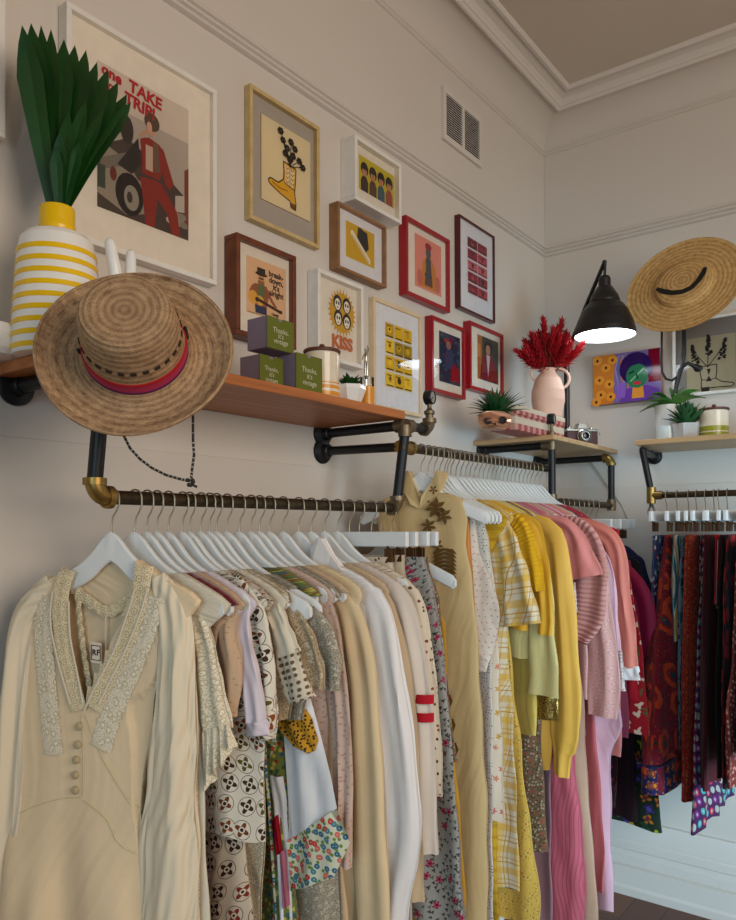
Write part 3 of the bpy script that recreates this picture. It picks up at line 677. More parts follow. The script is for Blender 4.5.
# ------------------------------------------------------------------ hangers
def hdrop(u, hl=.225, drop=.135):
    t = min(1, abs(u)/hl); return -drop*(.36*(1-math.exp(-(t*4.6)**1.8))+.64*(math.sqrt(t*t+.02)-.1414)/.8686)
def hanger_outline(hl=.225, drop=.135):
    top = []; bot = []
    for i in range(17):
        t = i/16; u = hl*t
        # round hump at the neck then a straight shoulder
        z = hdrop(u, hl, drop)
        top.append((u, z))
    for i in range(15):
        t = 1-i/14; u = hl*t*.985
        z = top[int(t*16)][1]-(.038+.012*(1-t)) if t > .12 else -.072+.0*t
        bot.append((u, z if t > .12 else -.070))
    return top, bot
def make_hanger(name='clothes_hanger', hl=.225, drop=.135, rz=.06):
    """origin on the rod; neck rz below; u along local Y-, thickness along X"""
    root = empty(name, (0, 0, 0), '', 'hanger'); ORG[root.name] = (0, 0, 0)
    top, bot = hanger_outline(hl, drop)
    b = MB(); th = .005
    # build as quads between top and bottom curves for clean shading
    n = 49
    def itp(lst, u):
        for (a, za), (c, zc) in zip(lst, lst[1:]):
            if a <= u <= c: return za+(zc-za)*(u-a)/max(1e-9, c-a)
        return lst[-1][1]
    bl = sorted(bot); vs = []
    for k in range(n):
        u = -hl+2*hl*k/(n-1); au = abs(u)
        zt = itp(top, au)-rz; zb = zt-.034-.018*math.exp(-(au/.06)**2)
        if k in (0, n-1): zb = zt-.024; zt -= .006
        for (x, z) in ((-th, zt-.004), (-th*.5, zt), (th*.5, zt), (th, zt-.004), (th, zb+.003), (th*.5, zb), (-th*.5, zb), (-th, zb+.003)): vs.append((x, -u, z))
    fs = [(k*8+j, k*8+(j+1) % 8, (k+1)*8+(j+1) % 8, (k+1)*8+j) for k in range(n-1) for j in range(8)]+[tuple(range(8))[::-1], tuple(range((n-1)*8, n*8))]
    b.add(vs, fs, 'hanger'); b.build('hanger_arms', root)
    add_hook(root, rz)
    return root
def add_hook(root, rz):
    h = MB(); r = .0155
    pts = [(0, 0, -rz-.004), (0, 0, -rz+.012), (0, -.003, -.034), (0, -.010, -.024), (0, -.0155, -.012)]
    pts += [(0, -r*cos(a), r*sin(a)+0) for a in [i*PI*1.08/9 for i in range(10)]]
    h.tube(pts, .0016, 'hook', 6); h.build('hook', root)
def make_bar_hanger():
    root = empty('clip_hanger', (0, 0, 0), '', 'hanger'); ORG[root.name] = (0, 0, 0)
    b = MB(); rz = .062; b.box((-.007, -.165, -rz-.036), (.007, .165, -rz), 'hanger'); b.build('hanger_bar', root, smooth=False, bevel=.003)
    add_hook(root, rz)
    for s in (-1, 1):
        c = MB(); c.box((-.008, s*.115-.010, -rz-.072), (-.003, s*.115+.010, -rz-.04), 'clip').box((.003, s*.115-.010, -rz-.072), (.008, s*.115+.010, -rz-.04), 'clip').tube([(-.011, s*.115, -rz-.036), (.011, s*.115, -rz-.05)], .003, 'clip', 6)
        c.build('clip', root, smooth=False)
    return root
PROTO = {}
def place(kind, loc, th, label, group='white clothes hangers'):
    if kind not in PROTO:
        PROTO[kind] = {'hanger': make_hanger, 'bar': make_bar_hanger, 'small': lambda: make_hanger(hl=.19, drop=.115), 'short': lambda: make_hanger(hl=.165, drop=.105)}[kind](); r = PROTO[kind]
    else:
        src = PROTO[kind]; r = src.copy(); COL.objects.link(r)
        for ch in src.children:
            c = ch.copy(); COL.objects.link(c); c.parent = r
    r.location = loc; r.rotation_euler = (0, 0, th); r['label'] = label; r['category'] = 'hanger'; r['group'] = group
    return r

# ------------------------------------------------------------------ garments
class Fr:
    """hanging plane: u towards the room, n = thickness (away from camera), z up"""
    def __init__(s, o, ud, nd): s.o = Vector(o); s.u = Vector(ud); s.nn = Vector(nd)
    def P(s, u, z, n): p = s.o+s.u*u+s.nn*n; return (p.x, p.y, z)
    def E(s, px, py):
        d = ray(px, py); t = (s.o-CC).dot(s.nn)/d.dot(s.nn); p = CC+d*t
        return (p-s.o).dot(s.u), p.z
def fr_rack1(x, th=8):
    a = math.radians(th); return Fr((x, YR1, 0), (sin(a), -cos(a), 0), (cos(a), sin(a), 0))
def fr_rack2(x, th=-8, y=YR2+.012):
    a = math.radians(th); return Fr((x, y, 0), (sin(a), -cos(a), 0), (cos(a), sin(a), 0))
def fr_right(y): return Fr((XR, y, 0), (-1, 0, 0), (0, 1, 0))
def interp(pts, z):
    """pts sorted by falling z: (u, z)"""
    if z >= pts[0][1]: return pts[0][0]
    for (a, za), (c, zc) in zip(pts, pts[1:]):
        if za >= z >= zc:
            t = (za-z)/max(1e-9, za-zc); t = t*t*(3-2*t)*.5+t*.5; return a+(c-a)*t
    return pts[-1][0]
def body_mesh(b, F, near, far, mat, t=.011, amp=.005, n=48, rows=44, seed=0, k=75, uoff=0, hem_wave=.004, tp=None):
    rnd = random.Random(seed); ph = [rnd.uniform(0, 6.28) for _ in range(8)]
    near = sorted(near, key=lambda q: -q[1]); far = sorted(far, key=lambda q: -q[1])
    z1 = near[0][1]; z0 = near[-1][1]; vs = []; uvs = []; L = z1-z0
    for i in range(rows+1):
        f = i/rows; z = z1-L*(f**1.15)
        un = interp(near, z); uf = interp(far, z); c = (un-uf)/2; w = max(.006, (un+uf)/2)
        g = min(1, f*1.6)
        tt = max(.0098, t*(.35+.65*min(1, f*7))) * (1 if tp is None else tp(f))
        A = amp*g
        s = 0; prev = None
        for j in range(n):
            a = 2*PI*j/n; ca, sa = cos(a), sin(a)
            pe = .7-.5*max(0, 1-f*9); cu = c+w*math.copysign(abs(ca)**.75, ca); nn = tt*math.copysign(abs(sa)**pe, sa)
            edge = abs(ca)**3
            rp = A*1.25*(sin(k*.62*cu+ph[0]+2.2*z+1.2*sin(3*z+ph[4]))+.55*sin(k*1.37*cu+ph[1]-3*z)*(.6+.4*sin(11*cu+ph[5]))+.5*sin(k*.33*cu+ph[2]+z))
            nn += rp*(1-.3*edge)
            cu += A*.7*sin(k*2*nn+ph[3]+5*z)*edge+(.003*g*sin(9*z+ph[4])+.0022*g*sin(31*z+ph[5]))*edge*(1 if ca > 0 else -1)
            zz = z+hem_wave*sin(k*.8*cu+ph[6])*max(0, f-.9)*10+(.003*sin(14*cu+ph[7])*f)
            p = F.P(cu, zz, nn); vs.append(p)
            q = (cu, nn)
            if prev is not None: s += math.hypot(q[0]-prev[0], q[1]-prev[1])
            prev = q; uvs.append((s+uoff, z))
    fs = [(i*n+j, i*n+(j+1) % n, (i+1)*n+(j+1) % n, (i+1)*n+j) for i in range(rows) for j in range(n)]
    fs += [tuple(range(n))[::-1], tuple(range(rows*n, (rows+1)*n))]
    b.add(vs, fs, mat, uvs)
def sleeve_mesh(b, F, path, mat, t=.011, n=28, rows=26, seed=0, amp=.10, n0=0, uoff=0, wr=6, cuff=None):
    """path: (u, z, width) rows; smooth through"""
    rnd = random.Random(seed+77); ph = [rnd.uniform(0, 6.28) for _ in range(6)]; rf = (rnd.uniform(3, 6), rnd.uniform(6, 10)); wr = rnd.choice((3, 4, 5)) if wr == 6 else wr
    P = [Vector(p) for p in path]; L = [0]
    for a, c in zip(P, P[1:]): L.append(L[-1]+(Vector(a[:2])-Vector(c[:2])).length)
    def at(s):
        s = min(max(s, 0), L[-1])
        for i in range(len(P)-1):
            if s <= L[i+1] or i == len(P)-2:
                p0 = P[max(i-1, 0)]; p1 = P[i]; p2 = P[i+1]; p3 = P[min(i+2, len(P)-1)]
                t_ = (s-L[i])/max(1e-9, L[i+1]-L[i])
                r = .5*((2*p1)+(p2-p0)*t_+(2*p0-5*p1+4*p2-p3)*t_*t_+(3*p1-p0-3*p2+p3)*t_**3)
                r.z = p1.z+(p2.z-p1.z)*(t_*t_*(3-2*t_)); return r
    vs = []; uvs = []
    for i in range(rows+1):
        s = L[-1]*i/rows; c = at(s); d = at(min(s+.004, L[-1]))-at(max(s-.004, 0)); dx, dy = d.x, d.y; m = math.hypot(dx, dy) or 1
        nx, ny = -dy/m, dx/m
        f = i/rows; w = c.z/2; tt = t*(.5+.5*min(1, f*5)); q = 0
        for j in range(n):
            a = 2*PI*j/n; r = 1+amp*(sin(wr*a+ph[0]+f*3)+.5*sin(2*wr*a+ph[1]-f*5))*min(1, f*4)+.05*sin(f*22+ph[2]+2*a)
            cu = cos(a)*w*r; nn = sin(a)*tt*r
            nn += tt*(.34*sin(rf[0]*cos(a)+ph[4]+2*f)+.22*sin(rf[1]*cos(a)+ph[5]-3*f)*(.5+.5*sin(5*f+ph[3])))*min(1, f*4)
            vs.append(F.P(c.x+nx*cu, c.y+ny*cu, nn+n0)); uvs.append((j/n*(w*4)+uoff, s))
    fs = [(i*n+j, i*n+(j+1) % n, (i+1)*n+(j+1) % n, (i+1)*n+j) for i in range(rows) for j in range(n)]
    fs += [tuple(range(n))[::-1], tuple(range(rows*n, (rows+1)*n))]
    b.add(vs, fs, mat, uvs)
FAR_MAX = .235
def garment(name, label, cat, F, mat, neck, body, sleeve=None, hem=None, t=.010, amp=.007, seed=None, sleeve_mat=None, k=75, sides=2,
            sl_t=None, extra=None, group=None, fm=.22, top=True, cuff=None, hang='hanger', slamp=.1, far_scale=1.0, strap=False, small=True, wneck=.105, tp=None, tips=False):
    """body: near edge pixels, top to bottom. sleeve: centre pixels + width"""
    seed = seed if seed is not None else sum(map(ord, label)) % 997
    E_ = [F.E(*p) for p in body]
    near = []; 
    hl_, dr_ = (.19, .115) if small else (.225, .135)
    if top:
        near = [(u, neck+.009+hdrop(u, hl_, dr_)-(.016 if u > .2 else 0)) for u in ((wneck, .15, .18, .204) if small else (wneck, .15, .172))]
        ul = min(.204, max(.125, E_[0][0]+.012)) if small and tips else 1
        near = [q for q in near if q[0] <= ul] or near[:1]
        E_ = [(u, z) for u, z in E_ if z < near[-1][1]-.006]
    near += [(max(.02, u), z) for u, z in E_]
    if hem is not None: near.append((near[-1][0], hem))
    far = [(min(fm, u*far_scale), z) for u, z in near]
    root = empty(name, F.P(0, near[-1][1], 0), label, cat, group)
    b = MB(); body_mesh(b, F, near, far, mat, t=t, amp=amp, seed=seed, k=k, tp=tp); b.build('bodice' if cat in ('dress', 'gown') else ('waist' if cat in ('skirt', 'trousers') else 'body'), root, angle=80)
    if sleeve:
        sc = FOC/depth_of(F.P(.2, 1.2, 0))
        def pth(lst, st=sl_t or t):
            out = []
            for (x, y, w) in lst:
                u, z = F.E(x, y); u2, _ = F.E(x+1, y); d = abs(u2-u)
                out.append((u, z, max(.02, (w-2*.6*st*sc*.6)*d)))
            return out
        P1 = pth(sleeve)
        if small and top and P1[0][0] > .12: P1 = [(.165, neck+hdrop(.165, hl_, dr_)-.024, .05)]+[q for q in P1 if q[1] < neck+hdrop(.165, hl_, dr_)-.045]
        sd = (1, -1) if sides == 2 else (1,)
        for s_ in sd:
            b = MB(); pp = P1
            if s_ < 0: pp = [(max(-(fm+.0), -u), z, min(w, .06)) for u, z, w in P1]
            sleeve_mesh(b, F, pp, sleeve_mat or mat, t=sl_t or t, seed=seed+s_*3, uoff=.3*s_, amp=slamp)
            sl = b.build('sleeve', root, angle=80)
            if cuff and s_ > 0:
                cm, cl, clab = cuff; b = MB()
                a = pp[-1]; p2 = pp[-2]; dx, dz = a[0]-p2[0], a[1]-p2[1]; m = math.hypot(dx, dz) or 1
                sleeve_mesh(b, F, [(a[0]-dx/m*.006, a[1]-dz/m*.006, a[2]*1.08), (a[0]+dx/m*cl*.5, a[1]+dz/m*cl*.5, a[2]*1.1), (a[0]+dx/m*cl, a[1]+dz/m*cl, a[2]*1.15)], cm, t=(sl_t or t)*1.1, rows=8, seed=seed+9)
                c = b.build('cuff', sl, angle=80); c['label'] = clab
    if strap:
        b = MB()
        for s_ in (1, -1): b.tube([F.P(s_*.10, neck-.03, -.009), F.P(s_*.11, neck-.10, -.009), F.P(s_*.12, near[0][1]-.02, -.004)], .004, mat, 6)
        b.build('strap', root)
    if extra: extra(root, F, near)
    return root

# ------------------------------------------------------------------ cloths
K_ = (40, 24, 20)
FB = {}
def fb(key, *a, **k): FB[key] = fabric(key, *a, **k)
fb('cream_crepe', (240, 214, 174), var=.04)
fb('sheer_cream', (238, 222, 192), rib=(0, .016, .0016), var=.03)
fb('cream_lining', (222, 206, 160), var=.03)
fb('cream_lace', (240, 222, 182), layers=[dict(s=70, rnd=.4, rs=[(.42, (206, 184, 140)), (.3, (244, 228, 192)), (.14, (206, 184, 140))]), dict(s=240, rs=[(.2, (196, 172, 128))])], bump=.6)
fb('ivory_net_lace', (238, 226, 200), layers=[dict(s=60, rs=[(.34, (214, 198, 162)), (.2, (246, 238, 216))]), dict(s=240, rs=[(.22, (196, 178, 142))])], bump=.6)
fb('peach_voile', (208, 172, 138), layers=[dict(s=70, rs=[(.1, (180, 140, 110))])])
fb('burgundy_velvet', (112, 10, 24), rough=.95, sheen=.5)
fb('lilac_satin', (222, 208, 214), rough=.4, bump=.15)
fb('circle_print', (232, 222, 202), layers=[dict(s=27, rnd=.35, rs=[(.46, (92, 60, 34)), (.43, (232, 222, 202)), (.36, [(120, 62, 24), (96, 88, 30), (70, 44, 24), (140, 70, 26)]), (.15, (232, 222, 202)), (.09, (60, 34, 20))], petal=4, pi=2)], var=.03)
fb('ring_print', (214, 194, 168), layers=[dict(s=24, rnd=.45, rs=[(.44, K_), (.41, (214, 194, 168)), (.35, [(60, 32, 22), (132, 44, 26), (48, 44, 28), (60, 32, 22)]), (.14, (222, 204, 180)), (.07, (60, 32, 22))], petal=4, pi=2)], var=.03)
fb('cream_cotton', (226, 214, 190))
fb('crochet', (226, 212, 186), layers=[dict(s=90, rnd=.2, rs=[(.28, (120, 92, 66))])], bump=.5)
fb('leafy_lace', (206, 190, 158), layers=[dict(s=48, rs=[(.36, (226, 214, 188)), (.12, (190, 172, 140))], petal=3), dict(s=260, rs=[(.25, (150, 132, 104))])], bump=.5)
fb('beige_lace', (184, 162, 128), layers=[dict(s=55, rs=[(.33, (208, 190, 158))], petal=3), dict(s=260, rs=[(.28, (140, 118, 92))])], bump=.5)
fb('grey_lace', (172, 160, 140), layers=[dict(s=70, rs=[(.33, (206, 196, 176))], petal=4), dict(s=260, rs=[(.28, (130, 118, 98))])], bump=.5)
fb('white_cotton', (240, 238, 238), var=.03)
fb('ditsy_floral', (226, 226, 196), layers=[dict(s=90, rs=[(.3, (120, 148, 66))], some=.7), dict(s=62, rs=[(.34, [(206, 70, 70), (54, 116, 148), (226, 120, 110), (70, 140, 160)]), (.06, (240, 220, 120))])], var=.02)
fb('green_floral', (120, 130, 60), layers=[dict(s=80, rs=[(.35, [(160, 50, 50), (60, 90, 60), (206, 190, 90), (60, 100, 120)])])])
fb('mustard_dots', (206, 150, 36), layers=[dict(s=130, rs=[(.3, (70, 44, 20))])])
fb('deep_green', (34, 92, 40), layers=[dict(s=60, rs=[(.3, (20, 60, 30))])])
fb('pink_beige', (212, 182, 164), layers=[dict(s=90, rs=[(.2, (190, 150, 134))])])
fb('bright_pink_panel', (226, 140, 160))
fb('red_panel', (196, 20, 46))
fb('linen', (232, 206, 162), var=.05)
fb('white_shirting', (240, 234, 230), var=.03, rough=.6)
fb('tan_cloth', (206, 178, 142))
fb('cream_rose', (222, 206, 190))
fb('red_stripe', (186, 12, 34))
fb('sprig_print', (224, 206, 180), layers=[dict(s=52, rs=[(.16, [(120, 60, 50), (70, 60, 40), (150, 90, 70)])])])
fb('rose_grey_print', (168, 164, 156), layers=[dict(s=75, rs=[(.38, [(70, 72, 66), (104, 104, 96), (60, 62, 58)])], some=.75, petal=3), dict(s=30, rs=[(.3, (130, 40, 66)), (.2, (196, 70, 100)), (.1, (120, 30, 56))], some=.55, petal=5)], warp=.012)
fb('mustard', (206, 152, 52)); fb('gold_cream', (214, 184, 130), var=.04, rough=.6)
fb('sequin_brown', (84, 60, 30), layers=[dict(s=230, rs=[(.4, [(130, 96, 50), (60, 40, 22), (160, 124, 70)])])], sparkle=.5)
fb('orange_satin', (214, 134, 46), rough=.4)
fb('dotted_cream', (230, 216, 200), layers=[dict(s=60, rnd=.3, rs=[(.12, (190, 130, 120))])])
fb('white_eyelet', (232, 226, 214), layers=[dict(s=120, rnd=.1, rs=[(.2, (60, 50, 46))], some=.5)])
fb('yellow_plaid', (234, 224, 196), plaid=((0, .058, .018, 0, (230, 184, 60), .65), (1, .058, .018, .01, (230, 180, 50), .65), (0, .058, .003, .036, (206, 150, 30), .9), (1, .058, .003, .038, (206, 150, 30), .9), (0, .058, .003, .024, (206, 150, 30), .6), (1, .058, .003, .026, (206, 150, 30), .6)))
fb('yellow_check', (232, 196, 70), plaid=((0, .03, .012, 0, (240, 226, 150), .7), (1, .03, .012, .01, (206, 160, 30), .7)))
fb('rib_yellow', (234, 178, 22), rib=(1, .010, .0014)); fb('sun_yellow', (240, 184, 52), rough=.6)
fb('pale_yellow', (228, 200, 104)); fb('lemon_green', (228, 216, 150), plaid=((0, .012, .002, 0, (206, 204, 140), .6),))
fb('gold_bead', (150, 124, 54), layers=[dict(s=260, rs=[(.35, (226, 200, 120))])], sparkle=.8)
fb('long_yellow', (240, 190, 84), rough=.5, bump=.15)
fb('brocade_yellow', (236, 198, 92), layers=[dict(s=38, rs=[(.4, (206, 160, 60)), (.28, (240, 208, 116)), (.14, (200, 150, 50))], petal=4)], warp=.02)
fb('peach_floral', (232, 214, 190), layers=[dict(s=34, rs=[(.3, [(222, 140, 110), (206, 160, 60), (210, 100, 96)])], petal=5, some=.7)])
fb('ochre_stripe', (214, 170, 40), plaid=((1, .03, .01, 0, (190, 140, 24), .7),))
fb('brown_ditsy', (120, 100, 74), layers=[dict(s=120, rs=[(.3, [(190, 90, 70), (190, 180, 150), (80, 60, 44)])])])
fb('mauve', (176, 136, 146)); fb('coral', (206, 98, 98), rough=.6); fb('light_coral', (226, 140, 134), rough=.6)
fb('pink_pleat', (214, 152, 144), rib=(1, .013, .0018), rough=.45); fb('rose_brocade', (222, 172, 166), layers=[dict(s=55, rs=[(.36, (206, 150, 144)), (.2, (228, 184, 178))], petal=3)], warp=.02, rough=.5)
fb('lilac_pink', (224, 180, 196), rough=.45); fb('white_lace', (232, 218, 216), layers=[dict(s=110, rs=[(.3, (190, 166, 166))])], bump=.5)
fb('salmon', (224, 134, 118), rough=.6); fb('plum', (132, 56, 80)); fb('crimson', (178, 24, 48)); fb('ecru', (206, 186, 158))
fb('red_white_print', (168, 24, 40), layers=[dict(s=26, rs=[(.36, [(226, 208, 190), (200, 60, 66), (100, 96, 60), (226, 208, 190)])], petal=3)], warp=.03)
fb('pink_chiffon', (216, 112, 128), plaid=((0, .014, .004, 0, (190, 84, 104), .8),)); fb('tan_satin', (200, 164, 138), rough=.35)
fb('salmon_long', (214, 110, 112)); fb('pink_long', (226, 150, 168), rough=.5)
fb('magenta', (150, 10, 66), rough=.6); fb('navy', (26, 28, 66)); fb('blackc', (12, 11, 12)); fb('dark_floral', (40, 14, 22), layers=[dict(s=30, rs=[(.34, [(150, 24, 40), (180, 40, 50), (90, 20, 36), (206, 150, 130)])], petal=5)])
fb('dark_plum', (42, 12, 26)); fb('jungle', (30, 44, 26), layers=[dict(s=22, rs=[(.42, [(150, 160, 30), (40, 90, 50), (206, 120, 30), (60, 40, 110)]), (.2, [(220, 200, 60), (30, 60, 40), (130, 40, 50), (90, 70, 150)])], petal=4)], warp=.03)
fb('blue_red_print', (40, 60, 110), layers=[dict(s=30, rs=[(.4, [(170, 30, 40), (150, 176, 200), (40, 90, 120), (60, 30, 80)]), (.18, (206, 210, 206))], petal=5)], warp=.03)
fb('paisley', (120, 14, 34), layers=[dict(s=9, rs=[(.46, (40, 34, 30)), (.42, (196, 62, 28)), (.24, (130, 20, 30)), (.12, (30, 60, 70))], petal=6, some=.8), dict(s=60, rs=[(.16, [(40, 70, 60), (190, 60, 40)])])], warp=.02)
fb('teal_stripe', (226, 222, 206), plaid=((0, .05, .014, 0, (24, 110, 120), 1), (0, .05, .012, .02, (226, 160, 50), 1), (0, .05, .004, .035, (20, 30, 60), 1)))
fb('blue_grey_print', (110, 140, 156), layers=[dict(s=26, rs=[(.42, [(20, 40, 60), (180, 190, 190), (130, 20, 40), (30, 90, 110)])], petal=3)], warp=.04)
fb('red_sequin', (200, 40, 24), layers=[dict(s=190, rs=[(.42, [(226, 90, 40), (130, 16, 14), (246, 150, 90), (180, 30, 20)])])], sparkle=.25)
fb('spot_black', (24, 24, 26), layers=[dict(s=40, rs=[(.3, (190, 196, 190))])]); fb('burgundy_lace', (84, 8, 20), layers=[dict(s=90, rs=[(.3, (44, 4, 12))], petal=4)])
fb('true_red', (190, 18, 30)); fb('red_black', (26, 14, 18), layers=[dict(s=14, rs=[(.32, (150, 16, 28))])])
fb('border_blue', (26, 24, 80), layers=[dict(s=24, rnd=.1, rs=[(.38, (206, 150, 60)), (.3, (150, 40, 30)), (.16, (226, 130, 40))], petal=4)])
fb('folk_print', (70, 16, 74), layers=[dict(s=30, rnd=.15, rs=[(.42, (20, 20, 24)), (.36, [(60, 160, 160), (206, 40, 70), (170, 170, 160), (130, 30, 130)]), (.16, (170, 166, 160))], petal=6)])
fb('brown_red', (120, 40, 36), layers=[dict(s=60, rs=[(.25, (206, 150, 130))])])

# ------------------------------------------------------------------ the front dress
def strip_on(b, F, surf, pts, w, mat, off=.003, frill=0, seg=40):
    P = [Vector(F.E(*p)) if len(p) == 2 else Vector(p[:2]) for p in pts]
    L = [0]
    for a, c in zip(P, P[1:]): L.append(L[-1]+(a-c).length)
    def at(s):
        for i in range(len(P)-1):
            if s <= L[i+1] or i == len(P)-2:
                p0 = P[max(i-1, 0)]; p1 = P[i]; p2 = P[i+1]; p3 = P[min(i+2, len(P)-1)]; t = (s-L[i])/max(1e-9, L[i+1]-L[i])
                return .5*((2*p1)+(p2-p0)*t+(2*p0-5*p1+4*p2-p3)*t*t+(3*p1-p0-3*p2+p3)*t**3)
    vs = []; uvs = []; C = 5
    for i in range(seg+1):
        s = L[-1]*i/seg; c = at(s); d = at(min(s+.003, L[-1]))-at(max(s-.003, 0)); m = d.length or 1; nx, ny = -d.y/m, d.x/m
        for k in range(C):
            f = k/(C-1)-.5; ww = w*(1+(frill*sin(s*420) if k in (0, C-1) else 0))
            u, z = c.x+nx*f*ww, c.y+ny*f*ww
            vs.append(F.P(u, z, surf(u, z)-off-(.0012 if k in (1, 2, 3) else 0)+(frill*.01*sin(s*300+f*6)))); uvs.append((f*w, s))
    n0 = len(vs)
    fs = [(i*C+k, i*C+k+1, (i+1)*C+k+1, (i+1)*C+k) for i in range(seg) for k in range(C-1)]
    b.add(vs, fs, mat, uvs)
def inpoly(x, y, P):
    c = False; j = len(P)-1
    for i in range(len(P)):
        if (P[i][1] > y) != (P[j][1] > y) and x < (P[j][0]-P[i][0])*(y-P[i][1])/(P[j][1]-P[i][1])+P[i][0]: c = not c
        j = i
    return c
def front_dress():
    X = .79; TH = 20; F = fr_rack1(X, TH)
    neck = ZR1-.062
    place('short', (X, YR1, ZR1), math.radians(TH), 'white wooden hanger holding the cream lace-trimmed dress at the very front')
    root = empty('dress', F.P(0, .3, 0), 'long cream dress with lace V-neck and covered buttons, frontmost on the low rail', 'dress')
    hz = lambda u: neck+.003+hdrop(u, .165, .105)
    near = [(u, hz(u)) for u in (.055, .09, .13, .160)]+[(.176, hz(.165)-.012)]+[F.E(*p) for p in ((163, 650), (152, 710), (141, 780), (139, 812), (144, 862), (152, 920), (176, 1180))]
    far = [(u, hz(u)) for u in (.055, .09, .13, .160)]+[(.176, hz(.165)-.012)]+[(-F.E(*p)[0], F.E(*p)[1]) for p in ((30, 650), (25, 720), (21, 790), (19, 812), (10, 870), (-4, 940), (-30, 1180))]
    far[-1] = (far[-1][0], near[-1][1])
    b = MB(); n, rows = 150, 120
    body_mesh(b, F, near, far, FB['cream_crepe'], t=.018, amp=.0105, n=n, rows=rows, seed=11, k=52, hem_wave=.002,
              tp=lambda f: .8 + .9*min(1, max(0, (f-.3)*2.2)))
    o = F.o; A = np.array(b.v); d = A-np.array(o); U = d@np.array(F.u); N = d@np.array(F.nn); Z = A[:, 2]
    # flatten the bodice so folds only open out below the waist
    zw = F.E(140, 812)[1]
    for i in range(len(b.v)):
        f = min(1, max(0, (zw+.02-Z[i])/.22)); f = f*f*(3-2*f); keep = .22+.78*f
        base = math.copysign(.014, N[i]) if abs(N[i]) > .004 else 0
        nn = N[i]*keep+base*(1-keep); N[i] = nn; b.v[i] = F.P(U[i], Z[i], nn)
    fm_ = N < 0; fu, fz, fn = U[fm_], Z[fm_], N[fm_]
    def surf(u, z):
        q = (fu-u)**2+(fz-z)**2; k = np.argpartition(q, 4)[:4]; w = 1/(q[k]+1e-7); return float((fn[k]*w).sum()/w.sum())
    V = [F.E(*p) for p in ((68, 530), (68, 585), (74, 630), (86, 704), (103, 670), (125, 622), (137, 590), (142, 530))]
    keepf = []; keepm = []
    for f, m in zip(b.f, b.mi):
        cu = sum(U[i] for i in f)/len(f); cz = sum(Z[i] for i in f)/len(f); cn = sum(N[i] for i in f)/len(f)
        if cn < .001 and inpoly(cu, cz, V): continue
        if len(f) > 10 and cz > 1: continue
        keepf.append(f); keepm.append(m)
    b.f, b.mi = keepf, keepm; b.build('bodice', root, angle=80)
    # sleeves
    sc = FOC/depth_of(F.P(.2, 1.2, 0))
    for path, sd in ((((158, 578, 24), (176, 616, 36), (178, 700, 42), (173, 780, 50), (170, 860, 60), (170, 960, 68)), 3), (((54, 580, 22), (27, 622, 34), (17, 700, 36), (13, 790, 38), (8, 880, 44), (4, 960, 48)), 4)):
        b = MB(); pp = []
        for x, y, w in path:
            u, z = F.E(x, y); pp.append((u, z, w/sc*1.02))
        sleeve_mesh(b, F, pp, FB['sheer_cream'], t=.020, n=64, rows=70, seed=sd, amp=.05, wr=9, n0=-.004); b.build('sleeve', root, angle=80)
    for path in (((100, 706), (110, 682), (126, 650), (140, 616), (147, 586), (148, 566)), ((86, 708), (77, 672), (70, 640), (67, 606), (69, 584), (74, 568))):
        b = MB(); strip_on(b, F, surf, path, .034, FB['cream_lace'], .004, .0); e = b.build('lace_trim', root, angle=80); e['label'] = 'cream lace band beside the V-neck'
    for path in (((107, 746), (119, 706), (136, 668), (151, 630), (160, 596)), ((60, 752), (56, 712), (52, 668), (49, 628), (55, 596))):
        b = MB(); strip_on(b, F, surf, path, .040, FB['ivory_net_lace'], .0022, .10); e = b.build('lace_frill', root, angle=80); e['label'] = 'scalloped lace frill along the bodice'
    for path in (((106, 702), (116, 680), (132, 648), (146, 614), (154, 586)), ((78, 702), (66, 660), (58, 620), (60, 590)), ((92, 708), (104, 682), (121, 648), (134, 612), (141, 588)), ((91, 702), (85, 672), (78, 636), (76, 600))):
        b = MB(); strip_on(b, F, surf, path, .0045, FB['cream_cotton'], .0062); b.build('lace_cord', root, angle=80)
    # back neck seen through the V
    bk = lambda u, z: .004
    b = MB(); strip_on(b, F, bk, ((72, 588), (86, 600), (106, 612), (126, 602), (144, 590)), .02, FB['cream_lace'], .001, .1); e = b.build('back_collar', root, angle=80)
    b = MB(); strip_on(b, F, bk, ((76, 585), (79, 620), (84, 660), (90, 695)), .012, FB['cream_lace'], .002, .15); strip_on(b, F, bk, ((138, 600), (124, 630), (106, 668), (93, 698)), .012, FB['cream_lace'], .002, .15); b.build('inner_lace_edge', root, angle=80)
    b = MB(); b.tube([F.P(*F.E(105, y), .0025) for y in (616, 640, 665, 690)], .0012, 'tag', 6); b.build('back_seam', root)
    # label tag
    u, z = F.E(99, 652); fr = lambda a, h, d: F.P(u+a, z+h, -.008-d)
    A_ = MB(); A_.add([fr(-.011, -.017, 0), fr(.011, -.019, 0), fr(.011, .017, 0), fr(-.011, .019, 0)], [(0, 1, 2, 3)], 'tag')
    for (a, c) in (((-.009, -.012), (.009, -.0135)), ((.009, -.0135), (.009, .0115)), ((.009, .0115), (-.009, .013)), ((-.009, .013), (-.009, -.012))):
        A_.tube([fr(a[0], a[1], .0005), fr(c[0], c[1], .0005)], .0007, 'ink', 5)
    for t_, dx in (('R', -.0035), ('F', .0045)):
        vs, fs = text_mesh(t_, .014, .0004); A_.add([fr(x+dx, y, .0006) for x, y, _ in vs], fs, 'ink')
    e = A_.build('care_label', root, smooth=False); e['label'] = 'small cream cloth label with dark monogram'
    for x, y in ((86, 724), (84.5, 742), (83, 757), (82, 772), (82, 787)):
        u, z = F.E(x, y); b = MB(); c = F.P(u, z, surf(u, z)-.002)
        b.lathe([(.0001, .0055), (.004, .005), (.0068, .0028), (.0074, 0), (.0068, -.003)], 'button', c, -F.nn, 16); b.build('button', root)
